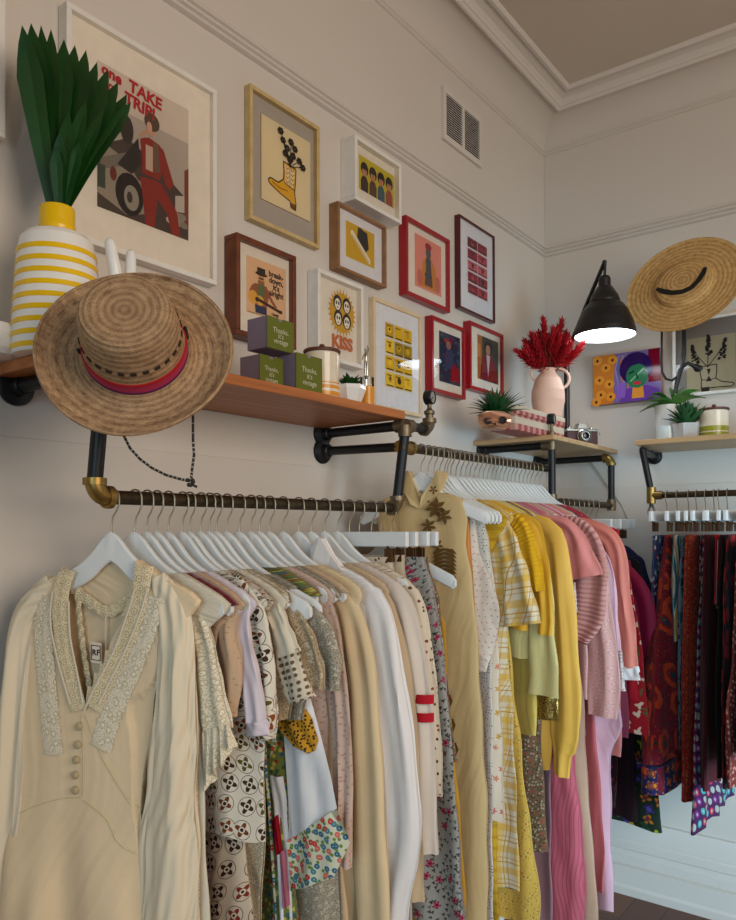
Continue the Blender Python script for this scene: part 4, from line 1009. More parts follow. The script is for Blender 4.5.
    for path in (((92, 712), (104, 745), (120, 776), (140, 808)), ((22, 812), (44, 802), (66, 796), (88, 794)), ((90, 796), (112, 814), (124, 838), (142, 852)), ((88, 712), (90, 750), (90, 792))):
        b = MB(); strip_on(b, F, surf, path, .0014, FB['cream_lining'], .0008, 0, 30); b.build('seam', root, angle=80)
front_dress()

# ------------------------------------------------------------------ low front rail
def R1(x, th, label, cat, mat, body, sleeve=None, hl='', neck=None, kind='small', name=None, **k):
    F = fr_rack1(x, th)
    place(kind, (x, YR1, ZR1), math.radians(th), 'white wooden hanger carrying the %s' % hl)
    return garment(name or cat.replace(' ', '_'), label, cat, F, FB[mat], neck or ZR1-.064, body, sleeve, small=kind == 'small', **k)
def lace_insert(px, mat='cream_lace', w=.014, nm='lace_insertion', off=.016):
    def f(root, F, near):
        b = MB(); strip_on(b, F, lambda u, z: 0, px, w, FB[mat], off, .05, 60); b.build(nm, root, angle=80)
    return f
def ruffle_hem(pts, mat, depthn=.012, nm='ruffle'):
    """wavy frill hanging from a line of pixels to a lower line"""
    def f(root, F, near):
        b = MB(); vs = []; uvs = []; n = 48; rows = 6
        (x0, y0), (x1, y1), (x2, y2), (x3, y3) = pts   # top-left, top-right, bottom-right, bottom-left
        for i in range(rows+1):
            g = i/rows
            for j in range(n+1):
                h = j/n; X_ = (x0+(x1-x0)*h)*(1-g)+(x3+(x2-x3)*h)*g; Y_ = (y0+(y1-y0)*h)*(1-g)+(y3+(y2-y3)*h)*g
                u, z = F.E(X_, Y_); vs.append(F.P(u, z+.006*g*sin(h*17), -depthn*(.6)+depthn*g*sin(h*26)-.004)); uvs.append((h*.2, z))
        b.add(vs, [(i*(n+1)+j, i*(n+1)+j+1, (i+1)*(n+1)+j+1, (i+1)*(n+1)+j) for i in range(rows) for j in range(n)], FB[mat], uvs)
        b.build(nm, root, angle=80)
    return f
def both(*fs):
    def f(*a):
        for q in fs: q(*a)
    return f
R1(.838, 14, 'ivory lace-striped blouse with frilled net cuffs, directly behind the front dress', 'blouse', 'cream_cotton',
   [(160, 575), (192, 602), (200, 640), (204, 720), (207, 800), (209, 920)], [(190, 600, 20), (204, 640, 24), (212, 690, 28), (219, 730, 30)], hl='ivory frilled lace blouse', hem=.62, t=.010, sleeve_mat=FB['ivory_net_lace'],
   extra=both(lace_insert(((196, 625), (198, 680), (199, 760), (201, 840), (202, 918)), w=.016), ruffle_hem(((206, 730), (232, 722), (239, 742), (208, 790)), 'ivory_net_lace')))
R1(.864, 11, 'dress with a dark red rose-trimmed collar, glimpsed between the first hangers', 'dress', 'burgundy_velvet',
   [(165, 572), (176, 586), (182, 620), (188, 700), (190, 900)], hl='dress with the dark red collar', hem=.6, t=.006)
def rose_collar():
    F = fr_rack1(.864, 11)
R1(.886, 10, 'sheer peach-beige blouse with a puffed sleeve, third garment back on the low rail', 'blouse', 'peach_voile',
   [(180, 575), (212, 600), (222, 630), (214, 680), (212, 760)], [(212, 598, 18), (226, 630, 24), (231, 670, 24), (231, 716, 14)], hl='sheer peach-beige blouse', t=.009)
R1(.912, 9, 'lilac-white satin blouse with turned-up short sleeve cuff', 'blouse', 'lilac_satin',
   [(200, 580), (222, 604), (236, 640), (236, 700), (226, 750)], [(222, 602, 18), (243, 640, 24), (253, 690, 24), (256, 722, 24)], hl='lilac-white satin blouse', t=.010, cuff=(FB['lilac_satin'], .022, 'turned-up satin cuff'))
R1(.945, 8, 'white tunic printed with brown and green ringed flowers', 'blouse', 'circle_print',
   [(205, 560), (240, 588), (256, 620), (262, 680), (262, 750)], [(232, 580, 20), (254, 612, 26), (264, 660, 26), (266, 712, 26), (264, 738, 24)], hl='brown ring-flower tunic', t=.010, hem=.95)
R1(.962, 8, 'long dress printed with dark brown rings and flowers on beige, below the lace cuffs', 'dress', 'ring_print',
   [(205, 560), (218, 600), (228, 650), (236, 700), (243, 760), (246, 840), (251, 930)], hl='dark brown ring-print dress', hem=.55, t=.009, amp=.006)
R1(.990, 8, 'cream jacket with crochet openwork sleeve ends', 'jacket', 'cream_cotton',
   [(230, 560), (262, 590), (272, 630), (268, 700), (262, 750)], [(262, 590, 20), (278, 620, 24), (288, 655, 26)], hl='cream crochet-cuffed jacket', t=.010, cuff=(FB['crochet'], .085, 'crochet openwork cuff'))
R1(1.012, 8, 'long ecru lace dress with leafy raised pattern', 'dress', 'leafy_lace',
   [(235, 570), (250, 620), (256, 680), (262, 740), (266, 800), (266, 860), (262, 930)], hl='long ecru leafy lace dress', hem=.5, t=.009, amp=.006)
R1(1.030, 8, 'beige lace top on a hanger whose rounded end sticks out', 'blouse', 'beige_lace',
   [(240, 575), (262, 600), (290, 628), (300, 660), (290, 720)], [(286, 604, 20), (302, 636, 28), (312, 668, 28), (316, 690, 22)], hl='beige lace top', t=.009, kind='hanger', wneck=.12)
R1(1.058, 8, 'grey-beige lace cardigan with scalloped short sleeve', 'cardigan', 'grey_lace',
   [(255, 575), (280, 600), (300, 628), (316, 660), (306, 720)], [(302, 604, 20), (320, 630, 26), (331, 660, 24), (333, 690, 18)], hl='grey-beige lace cardigan', t=.009, kind='hanger', wneck=.12)
def patch_panels(root, F, near):
    """patchwork sleeve: plain panel, pineapple patch and flowered border"""
    def panel(nm, poly, mat, n, lab=None):
        pts = [F.E(*p) for p in poly]; b = MB(); R = 10; m = len(poly)//2
        L_, R_ = poly[:m], poly[m:][::-1]; vs = []; uvs = []; C = 12
        for side in (0, 1):
            for i in range(m):
                for k in range(C+1):
                    h = k/C; X_ = L_[i][0]+(R_[i][0]-L_[i][0])*h; Y_ = L_[i][1]+(R_[i][1]-L_[i][1])*h
                    u, z = F.E(X_, Y_); q = n+.005*sin(h*7+i*.8)+.003*sin(h*13)+(side*.012 if 0 < k < C and 0 < i < m-1 or side == 0 else 0)
                    if side and not (0 < k < C and 0 < i < m-1): q = n+.005*sin(h*7+i*.8)+.003*sin(h*13)
                    vs.append(F.P(u, z, q)); uvs.append((u, z))
        G = m*(C+1)
        for side in (0, 1):
            b.add(vs[side*G:(side+1)*G], [(i*(C+1)+k, i*(C+1)+k+1, (i+1)*(C+1)+k+1, (i+1)*(C+1)+k) for i in range(m-1) for k in range(C)], FB[mat], uvs[side*G:(side+1)*G])
        e = b.build(nm, root, angle=80)
        if lab: e['label'] = lab
        return e
    panel('sleeve_panel', [(286, 690), (288, 740), (291, 790), (293, 838), (341, 806), (334, 775), (325, 740), (312, 690)], 'white_cotton', -.016)
    panel('flowered_border', [(292, 838), (294, 862), (295, 888), (338, 874), (354, 840), (341, 806)], 'ditsy_floral', -.020, 'ditsy flowered border at the sleeve end')
    panel('pineapple_patch', [(284, 700), (286, 726), (300, 744), (314, 750), (322, 748), (324, 738), (318, 716), (308, 700)], 'mustard_dots', -.027, 'mustard pineapple patch with dark dots')
    panel('leaf_patch', [(286, 682), (286, 702), (308, 706), (304, 676)], 'deep_green', -.027, 'green pineapple-leaf patch')
    panel('side_border', [(262, 720), (264, 765), (268, 800), (272, 850), (276, 925), (290, 925), (284, 850), (280, 800), (276, 765), (282, 740)], 'ditsy_floral', -.010)
    panel('plain_side', [(266, 772), (272, 800), (278, 850), (282, 925), (296, 925), (292, 850), (290, 800), (286, 775)], 'white_cotton', -.013)
    panel('red_strip', [(277, 818), (280, 852), (287, 850), (283, 812)], 'red_panel', -.019, 'red strip')
    panel('pink_strip', [(283, 852), (287, 905), (294, 902), (290, 846)], 'bright_pink_panel', -.0195, 'pink strip')
R1(1.092, 8, 'white patchwork kimono jacket with pineapple patch and ditsy flowered sleeve border', 'jacket', 'green_floral',
   [(262, 600), (276, 650), (284, 700), (288, 760), (292, 830), (298, 930)], hl='patchwork pineapple jacket', hem=.6, t=.008, extra=patch_panels)
R1(1.125, 8, 'pinkish beige blouse with a long straight sleeve behind the patchwork jacket', 'blouse', 'pink_beige',
   [(275, 565), (300, 596), (318, 640), (326, 720), (318, 850)], [(305, 592, 18), (330, 628, 22), (340, 700, 22), (344, 780, 22), (342, 866, 20)], hl='pinkish beige blouse', t=.009)
R1(1.150, 8, 'beige lace dress showing low down beside the patchwork border', 'dress', 'grey_lace',
   [(285, 570), (300, 620), (315, 700), (324, 800), (336, 870), (342, 930)], hl='low beige lace dress', hem=.55, t=.008)
R1(1.180, 8, 'taupe shirt in shade between the lace dress and the linen coat', 'shirt', 'tan_cloth',
   [(285, 565), (318, 596), (330, 640), (340, 750), (348, 930)], hl='taupe shirt', hem=.6, t=.008)
R1(1.222, 8, 'long pale straw-coloured linen coat with full-length sleeve', 'coat', 'linen',
   [(295, 560), (330, 585), (344, 640), (352, 760), (356, 930)], [(326, 576, 22), (349, 612, 30), (362, 680, 34), (368, 780, 36), (372, 870, 38), (376, 950, 38)], hl='straw-coloured linen coat', hem=.45, t=.014, sl_t=.014, slamp=.06)
def collar(px, mat, nm='collar'):
    def f(root, F, near):
        b = MB()
        pts = [F.E(*p) for p in px]; vs = [F.P(u, z, -.016-.004*(i % 2)) for i, (u, z) in enumerate(pts)]+[F.P(u, z, .004) for u, z in pts]; n = len(pts)
        b.add(vs, [tuple(range(n)), tuple(range(n, 2*n))[::-1]]+[(i, (i+1) % n, n+(i+1) % n, n+i) for i in range(n)], FB[mat], [(u, z) for u, z in pts]*2)
        b.build(nm, root, smooth=False, bevel=.002)
    return f
R1(1.272, 8, 'crisp white cotton shirt with pointed collar and bent long sleeve', 'shirt', 'white_shirting',
   [(318, 548), (350, 575), (372, 610), (378, 720), (384, 930)], [(352, 572, 22), (376, 606, 30), (386, 660, 36), (396, 740, 38), (402, 810, 40), (400, 852, 38), (392, 900, 36), (386, 960, 34)], hl='crisp white cotton shirt', hem=.5, t=.013, sl_t=.014, slamp=.08,
   extra=collar([(315, 548), (324, 538), (334, 556), (345, 570), (330, 574), (316, 566)], 'white_shirting'))
R1(1.315, 8, 'tan jacket mostly hidden behind the white shirt', 'jacket', 'tan_cloth',
   [(330, 560), (362, 580), (380, 620), (392, 720), (400, 930)], [(362, 575, 18), (388, 614, 22), (402, 690, 24), (410, 790, 24), (414, 900, 24)], hl='tan jacket', hem=.5, t=.010)
def stripes(root, F, near):
    for y in (696, 714):
        b = MB(); u0, z = F.E(411, y); u1, _ = F.E(434, y-2); pts = []
        vs = []; n = 20
        for i in range(n+1):
            a = PI*(i/n)+PI/2
            c, h = (u0+u1)/2, (u1-u0)/2*1.0
            for dz in (-.010, .010): vs.append(F.P(c+h*1.02*cos(PI*i/n), z+dz, -.0205*sin(PI*i/n)-.001))
        b.add(vs, [(2*i, 2*i+1, 2*i+3, 2*i+2) for i in range(n)], FB['red_stripe'], [(0, 0)]*len(vs)); e = b.build('sleeve_stripe', root); e['label'] = 'red stripe around the sleeve'
R1(1.362, 8, 'pale rose-cream robe with two red stripes around the sleeve', 'robe', 'cream_rose',
   [(345, 555), (378, 574), (396, 610), (404, 700), (410, 930)], [(376, 572, 22), (399, 600, 30), (412, 650, 30), (420, 705, 26), (424, 760, 26), (428, 852, 26)], hl='rose-cream robe with red stripes', hem=.5, t=.012, sl_t=.016, slamp=.04, extra=stripes)
R1(1.410, 8, 'cream blouse scattered with tiny brown sprigs', 'blouse', 'sprig_print',
   [(365, 560), (396, 575), (412, 610), (418, 700), (420, 800)], [(394, 572, 16), (414, 600, 20), (424, 660, 20), (430, 730, 22), (432, 795, 22)], hl='sprigged cream blouse', t=.009)
def R1b(x, label, cat, mat, body, hl, **k):
    F = fr_rack1(x, 4)
    place('bar', (x, YR1, ZR1), math.radians(4), 'white clip bar hanger gripping the %s' % hl, 'white clip bar hangers')
    return garment(cat.replace(' ', '_'), label, cat, F, FB[mat], ZR1-.13, body, top=False, **k)
def clipz(F): return ZR1-.132
def pants(x, label, cat, mat, near_px, hl, **k):
    F = fr_rack1(x, 4); place('bar', (x, YR1, ZR1), math.radians(4), 'white clip bar hanger gripping the %s' % hl, 'white clip bar hangers')
    garment(cat.replace(' ', '_'), label, cat, F, FB[mat], ZR1-.11, [(near_px[0][0], near_px[0][1]-5)]+near_px, top=False, **k)
pants(1.455, 'cream beaded skirt clipped by the waistband beside the robe', 'skirt', 'sprig_print', [(392, 562), (400, 600), (408, 700), (412, 900)], 'cream beaded skirt', t=.009, far_scale=1)
pants(1.495, 'off-white skirt clipped by its waistband behind the cream beaded skirt', 'skirt', 'ecru', [(404, 560), (408, 600), (414, 700), (418, 900)], 'off-white skirt', t=.009)
pants(1.545, 'grey gathered maxi skirt covered in pink roses', 'skirt', 'rose_grey_print', [(425, 562), (434, 590), (444, 650), (452, 720), (458, 800), (462, 860), (465, 930)], 'grey rose-print maxi skirt', t=.016, amp=.008, k=95)
pants(1.585, 'dark leafy skirt clipped just behind the rose-print skirt', 'skirt', 'brown_ditsy', [(428, 562), (440, 600), (450, 700), (458, 760)], 'dark leafy skirt', t=.008)
F_ = fr_rack1(1.632, 4)
R1(1.632, 2, 'long mustard sundress with thin straps, last on the low rail', 'dress', 'mustard', [(436, 606), (446, 625), (450, 680), (456, 760), (462, 860), (466, 940)], hl='long mustard sundress', hem=.55, t=.010, top=False, strap=True, neck=1.46)

# ------------------------------------------------------------------ higher middle rail
N2 = ZR2-.066
YH2 = YR2+.012
def R2(x, label, cat, mat, body, sleeve=None, hl='', th=-8, kind='small', t=.009, **k):
    F = fr_rack2(x, th)
    place(kind, (x, YH2, ZR2), math.radians(th), 'white wooden hanger carrying the %s' % hl)
    return garment(cat.replace(' ', '_'), label, cat, F, FB[mat], N2, body, sleeve, t=t, fm=.24, **k)
def tunic_trim(root, F, near):
    # stand collar of two flaps and sequin flowers down the front
    for px in ([(404, 474), (411, 472), (417, 486), (422, 498), (422, 508), (414, 504), (407, 491)], [(447, 474), (440, 471), (433, 484), (425, 497), (422, 508), (431, 505), (441, 493)]):
        collar(px, 'gold_cream')(root, F, near)
    random.seed(12); fl = []
    for cx, cy, r, n in ((438, 508, 11, 7), (431, 526, 8, 6), (446, 516, 9, 6), (440, 545, 6, 5), (436, 490, 5, 5)):
        b = MB(); fl.append(b)
        for k in range(n):
            a = 2*PI*k/n+.3; poly = [F.E(cx, cy)]+[F.E(cx+r*s*cos(a+d), cy+r*s*sin(a+d)) for s, d in ((.6, -.35), (1, 0), (.6, .35))]
            b.prism(poly, lambda u, z, d: F.P(u, z, d), -.0175, -.014, FB['sequin_brown'])
    b = MB(); fl.append(b)
    for i in range(7):
        for s in (-1, 1):
            cx, cy = 447-s*3, 548+i*4; b.prism([F.E(cx, cy), F.E(cx+s*11, cy+1), F.E(cx+s*15, cy+6), F.E(cx+s*7, cy+4)], lambda u, z, d: F.P(u, z, d), -.0175, -.014, FB['sequin_brown'])
    for i in range(9): 
        cx, cy = 450+(i % 3)*3, 700+i*24; b = MB(); fl.append(b); b.prism([F.E(cx+5*cos(a*PI/3), cy+8*sin(a*PI/3)) for a in range(6)], lambda u, z, d: F.P(u, z, d), -.019, -.016, FB['sequin_brown'])
    for b in fl:
        e = b.build('sequin_flower', root, smooth=False); e['label'] = 'brown sequin flower'
R2(1.755, 'long gold-cream tunic with stand collar and brown sequin flowers', 'tunic', 'gold_cream',
   [(438, 478), (462, 498), (468, 515), (466, 545), (472, 580), (478, 640), (483, 720), (487, 800), (490, 930)], hl='gold-cream sequined tunic', th=8, hem=.45, t=.011, extra=tunic_trim, k=60, amp=.005, wneck=.075, tips=True)
R2(1.792, 'orange satin dress with a narrow strap beside the gold-cream tunic', 'dress', 'orange_satin', [(458, 500), (469, 512), (470, 545), (474, 600), (482, 700), (484, 930)], hl='orange satin dress', th=0, tips=True, hem=.5, t=.007)
R2(1.822, 'sleeveless cream top sprinkled with faint pink dots', 'top', 'dotted_cream', [(466, 500), (476, 516), (479, 550), (494, 586), (498, 610), (494, 650), (486, 672)], hl='pink-dotted cream top', th=-3, tips=True, t=.010)
R2(1.852, 'white sleeveless dress with black eyelet edging', 'dress', 'white_eyelet', [(472, 504), (484, 520), (488, 550), (494, 600), (494, 700), (493, 930)], hl='white eyelet-edged dress', th=-5, tips=True, hem=.5, t=.006)
R2(1.878, 'narrow peach floral scarf-like dress hanging between plaid and ochre', 'dress', 'peach_floral', [(480, 510), (489, 540), (495, 600), (498, 690), (502, 760), (503, 820)], hl='peach floral dress', th=-6, tips=True, t=.008)
R2(1.893, 'ochre ribbed long skirt-dress edge left of the plaid dress', 'dress', 'ochre_stripe', [(482, 508), (490, 560), (496, 640), (498, 760), (500, 930)], hl='ochre ribbed dress', th=-6, hem=.5, t=.007)
R2(1.912, 'white and yellow plaid dress with wide short sleeve', 'dress', 'yellow_plaid', [(478, 500), (496, 520), (506, 570), (508, 650), (513, 720), (517, 800), (520, 892)],
   [(492, 512, 18), (508, 545, 26), (516, 585, 34), (522, 625, 42)], hl='yellow plaid dress', t=.011, sl_t=.015, slamp=.04)
R2(1.942, 'long pale yellow brocade dress with swirling pattern', 'dress', 'brocade_yellow', [(486, 500), (500, 540), (508, 620), (514, 690), (522, 750), (532, 830), (541, 930)], hl='yellow brocade dress', hem=.5, t=.011)
R2(1.970, 'golden yellow ribbed knit jumper', 'jumper', 'rib_yellow', [(490, 490), (506, 510), (514, 560), (518, 620)], [(504, 498, 20), (520, 530, 22), (530, 562, 22), (535, 592, 20)], hl='golden ribbed jumper', sl_t=.011)
R2(1.998, 'bright yellow satin blouse with long slim sleeve', 'blouse', 'sun_yellow', [(496, 490), (514, 506), (524, 560), (530, 630)], [(514, 498, 18), (532, 530, 20), (541, 570, 20), (545, 612, 18), (545, 635, 16)], hl='bright yellow satin blouse')
R2(2.024, 'pale lemon-green pleated blouse with wide cuff', 'blouse', 'lemon_green', [(505, 490), (522, 506), (534, 560), (538, 660)], [(522, 500, 16), (536, 560, 24), (540, 620, 30), (543, 670, 32), (543, 695, 34)], hl='lemon-green pleated blouse', sl_t=.012)
R2(2.052, 'yellow dress with gold-beaded seam and heavily beaded cuff', 'dress', 'pale_yellow', [(510, 490), (530, 508), (538, 560), (540, 700), (536, 735)], [(528, 502, 14), (540, 560, 16), (544, 640, 20), (545, 694, 24)], hl='gold-beaded yellow dress', cuff=(FB['gold_bead'], .07, 'gold beaded cuff'),
   extra=lambda root, F, near: (lambda b: (strip_on(b, F, lambda u, z: 0, ((534, 524), (537, 545), (539, 565), (540, 585)), .007, FB['gold_bead'], .014), b.build('bead_trim', root, angle=80)))(MB()))
R2(2.080, 'small brown ditsy-print dress with its hem below the beaded cuff', 'dress', 'brown_ditsy', [(512, 492), (528, 520), (536, 620), (541, 740), (547, 852)], hl='brown ditsy-print dress')
R2(2.108, 'long soft-yellow gown with full sleeve gathered at the wrist', 'gown', 'long_yellow', [(520, 490), (540, 506), (552, 560), (556, 680), (550, 770)], [(538, 500, 18), (553, 540, 26), (561, 610, 30), (565, 690, 34), (565, 740, 32), (563, 752, 20), (562, 776, 18)], hl='soft-yellow gown', sl_t=.014, slamp=.05)
R2(2.136, 'dusty mauve dress edge beside the soft-yellow gown', 'dress', 'mauve', [(525, 490), (542, 510), (548, 600), (550, 740), (552, 930)], hl='dusty mauve dress', hem=.5)
R2(2.162, 'coral dress with fluted sleeve edged in white lace', 'dress', 'coral', [(530, 490), (554, 506), (566, 560), (566, 650), (560, 760)], [(552, 500, 16), (568, 530, 22), (578, 558, 32), (582, 578, 40)], hl='coral fluted-sleeve dress', sleeve_mat=FB['light_coral'], sl_t=.014,
   extra=ruffle_hem(((560, 586), (577, 582), (578, 610), (563, 618)), 'white_lace', .008, 'lace_cuff'))
R2(2.190, 'long raspberry-pink pleated chiffon dress', 'dress', 'pink_chiffon', [(538, 495), (556, 540), (566, 640), (574, 740), (580, 820), (585, 930)], hl='pleated raspberry-pink dress', hem=.45, t=.012, k=160, amp=.004)
R2(2.216, 'dusty pink blouse with a big finely pleated balloon sleeve', 'blouse', 'pink_pleat', [(545, 490), (568, 506), (578, 560), (570, 650)], [(570, 505, 20), (584, 540, 34), (587, 580, 46), (584, 616, 44), (578, 640, 26)], hl='pleated balloon-sleeve blouse', sl_t=.016, slamp=.03)
R2(2.244, 'long tan satin dress low on the middle rail', 'dress', 'tan_satin', [(545, 495), (565, 540), (576, 640), (586, 740), (592, 820), (596, 930)], hl='tan satin dress', hem=.45)
R2(2.272, 'pale pink brocade coat with long straight sleeve', 'coat', 'rose_brocade', [(556, 490), (578, 506), (588, 570), (590, 700)], [(576, 500, 18), (592, 550, 22), (598, 610, 28), (603, 670, 34), (602, 716, 32)], hl='pale pink brocade coat', sl_t=.013, slamp=.04)
R2(2.300, 'long salmon-pink dress with straight hem near the floor', 'dress', 'salmon_long', [(556, 495), (578, 560), (590, 660), (598, 760), (603, 893)], hl='long salmon-pink dress')
R2(2.326, 'pale lilac-pink satin robe with lace-ended sleeve', 'robe', 'lilac_pink', [(562, 490), (586, 508), (598, 580), (612, 680), (622, 725), (610, 750), (612, 800), (614, 912)], [(586, 502, 14), (602, 560, 16), (611, 620, 16), (614, 650, 16)], hl='lilac-pink satin robe', cuff=(FB['white_lace'], .12, 'white lace sleeve end'))
R2(2.358, 'salmon jacket with pale cuff', 'jacket', 'salmon', [(568, 490), (594, 506), (606, 560), (610, 660)], [(594, 502, 16), (610, 540, 20), (619, 590, 22), (626, 640, 22), (629, 668, 20)], hl='salmon jacket', cuff=(FB['white_cotton'], .035, 'white cuff'))
R2(2.388, 'rosy pink dress in front of the plum one', 'dress', 'light_coral', [(575, 488), (598, 500), (612, 540), (618, 620), (620, 740)], hl='rosy pink dress', hem=.8)
R2(2.418, 'ecru blouse slipped between the pink and plum clothes', 'blouse', 'ecru', [(580, 490), (602, 504), (618, 560), (628, 620), (630, 650)], hl='ecru blouse')
R2(2.448, 'plum velvet dress with sloping shoulder', 'dress', 'plum', [(583, 488), (606, 500), (618, 540), (624, 620), (628, 740)], hl='plum velvet dress', hem=.9)
R2(2.482, 'crimson shirt at the far end of the middle rail', 'shirt', 'crimson', [(588, 488), (610, 500), (620, 530), (630, 590), (636, 660), (640, 700)], hl='crimson shirt')
R2(2.518, 'red and cream floral blouse, last on the middle rail', 'blouse', 'red_white_print', [(596, 500), (618, 530), (630, 580), (640, 640), (646, 700), (648, 736)], hl='red and cream floral blouse', t=.011)

# ------------------------------------------------------------------ lower rail under the corner shelf
def R3(x, label, cat, mat, body, sleeve=None, hl='', th=-8, kind='small', t=.010, **k):
    y = YR2-(x-XE)/(XF-XE)*(YR2-YF)-.0; F = fr_rack2(x, th, y); zr = 1.602
    place(kind, (x, y, zr), math.radians(th), 'white %s carrying the %s' % ('wooden hanger' if kind == 'small' else 'clip bar hanger', hl), 'white clothes hangers' if kind == 'small' else 'white clip bar hangers')
    return garment(cat.replace(' ', '_'), label, cat, F, FB[mat], zr-.066-(.06 if kind == 'bar' else 0), body, sleeve, t=t, fm=.24, top=kind != 'bar', **k)
R3(2.665, 'dark dress with red blossoms hanging below the lilac-pink robe', 'dress', 'dark_floral', [(585, 560), (606, 600), (614, 700), (618, 780), (616, 805)], hl='dark red-blossom dress')
R3(2.705, 'deep magenta jacket with long narrow sleeve', 'jacket', 'magenta', [(610, 548), (630, 560), (640, 620), (640, 720)], [(626, 552, 16), (640, 590, 20), (649, 640, 22), (656, 690, 22), (660, 732, 22)], hl='deep magenta jacket', sl_t=.013, slamp=.03)
R3(2.745, 'dark plum trousers hanging below the floral blouse', 'trousers', 'dark_plum', [(622, 560), (628, 660), (634, 760), (638, 822)], hl='dark plum trousers', kind='bar')
R3(2.785, 'black jacket behind the magenta jacket', 'jacket', 'blackc', [(618, 548), (640, 562), (650, 600), (660, 670), (662, 720)], hl='black jacket')
R3(2.825, 'green, yellow and purple jungle-print skirt hanging lowest under the corner shelf', 'skirt', 'jungle', [(630, 560), (640, 640), (652, 720), (658, 780), (663, 832)], hl='jungle-print skirt', kind='bar', t=.012)
R3(2.865, 'navy dress with pale edge under the corner shelf', 'dress', 'navy', [(625, 548), (644, 560), (654, 600), (662, 660), (664, 730)], hl='navy dress')
R3(2.905, 'black skirt hung near the corner behind the navy dress', 'skirt', 'blackc', [(630, 560), (648, 600), (656, 680), (660, 730)], hl='black skirt', kind='bar')
R3(2.955, 'blue and white floral skirt nearest the corner', 'skirt', 'blue_red_print', [(636, 560), (652, 600), (660, 680), (664, 750)], hl='blue floral corner skirt', kind='bar')

# ------------------------------------------------------------------ right-wall rail
def R4(y, label, cat, mat, body, hl, t=.010, kind='bar', fm=.17, **k):
    F = fr_right(y)
    place(kind, (XR, y, ZRR), -PI/2+.10*sin(y*97), 'white %s on the right wall rail carrying the %s' % ('clip bar hanger' if kind == 'bar' else 'wooden hanger', hl), 'white clip bar hangers' if kind == 'bar' else 'white clothes hangers')
    return garment(cat.replace(' ', '_'), label, cat, F, FB[mat], ZRR-(.112 if kind == 'bar' else .07), body, t=t, fm=fm, top=kind != 'bar', **k)
R4(.818, 'narrow blue, white and red print skirt, first on the right wall rail', 'skirt', 'blue_red_print', [(654, 535), (652, 600), (655, 680), (660, 740)], 'blue and red print skirt')
def border(z0px, mat, nm, lab):
    def f(root, F, near):
        nr = sorted(near, key=lambda q: -q[1]); b = MB(); z1 = F.E(664, z0px[0])[1]; z0 = F.E(664, z0px[1])[1]
        n2 = [(interp(nr, z1)+.006, z1), (interp(nr, z0)+.006, z0)]; body_mesh(b, F, n2, n2, FB[mat], t=.0515, amp=.003, n=40, rows=6, tp=lambda f: 1/max(.35, .35+.65*min(1, f*7))); e = b.build(nm, root, angle=80); e['label'] = lab
    return f
R4(.782, 'long crimson kaftan with orange paisley medallions and a dark blue hem border', 'dress', 'paisley', [(666, 535), (660, 600), (652, 680), (648, 740), (648, 792)], 'crimson paisley kaftan', t=.020, amp=.005, tp=lambda f: 1+1.4*min(1, f*1.3), extra=border((752, 782), 'border_blue', 'hem_border', 'dark blue and gold border band'))
R4(.742, 'teal, white and yellow striped top', 'top', 'teal_stripe', [(674, 535), (672, 580), (674, 640)], 'teal striped top', t=.012, amp=.001)
R4(.715, 'grey-blue floral dress beside the striped top', 'dress', 'blue_grey_print', [(682, 535), (680, 600), (680, 680), (682, 750)], 'grey-blue floral dress', t=.012)
R4(.684, 'sparkling red-orange sequin dress', 'dress', 'red_sequin', [(687, 535), (686, 600), (684, 700), (685, 803)], 'red sequin dress', t=.021, amp=.003)
R4(.656, 'black skirt with pale spots behind the sequin dress', 'skirt', 'spot_black', [(700, 535), (700, 600), (700, 660)], 'spotted black skirt', t=.006)
R4(.640, 'folk-print skirt in teal, red and purple hanging lowest on the right wall rail', 'skirt', 'folk_print', [(704, 540), (700, 640), (697, 760), (694, 834)], 'folk-print skirt', t=.014)
R4(.612, 'long burgundy lace dress', 'dress', 'burgundy_lace', [(706, 535), (704, 600), (702, 700), (702, 792)], 'burgundy lace dress', t=.014)
R4(.578, 'bright red top with white edging', 'top', 'true_red', [(716, 535), (714, 570), (713, 605)], 'bright red top', t=.010, extra=lambda root, F, near: (lambda b: (strip_on(b, F, lambda u, z: 0, ((714, 540), (713, 575), (712, 605)), .006, FB['white_cotton'], .011), strip_on(b, F, lambda u, z: 0, ((712, 606), (722, 614)), .008, FB['white_cotton'], .011), b.build('white_edging', root, angle=80)))(MB()))
R4(.548, 'black long dress beside the bright red top', 'dress', 'blackc', [(722, 535), (718, 600), (716, 700), (716, 780)], 'black long dress', t=.012)
R4(.516, 'black dress splashed with large red shapes', 'dress', 'red_black', [(728, 535), (724, 600), (722, 700), (722, 790)], 'black and red splashed dress', t=.012)
R4(.484, 'brownish red speckled dress at the right edge of the photo', 'dress', 'brown_red', [(738, 540), (732, 650), (728, 740), (730, 790)], 'speckled brown-red dress', t=.012)
R4(.450, 'black coat cut by the right edge of the photo', 'coat', 'blackc', [(745, 540), (742, 650), (740, 760)], 'black coat', t=.012)

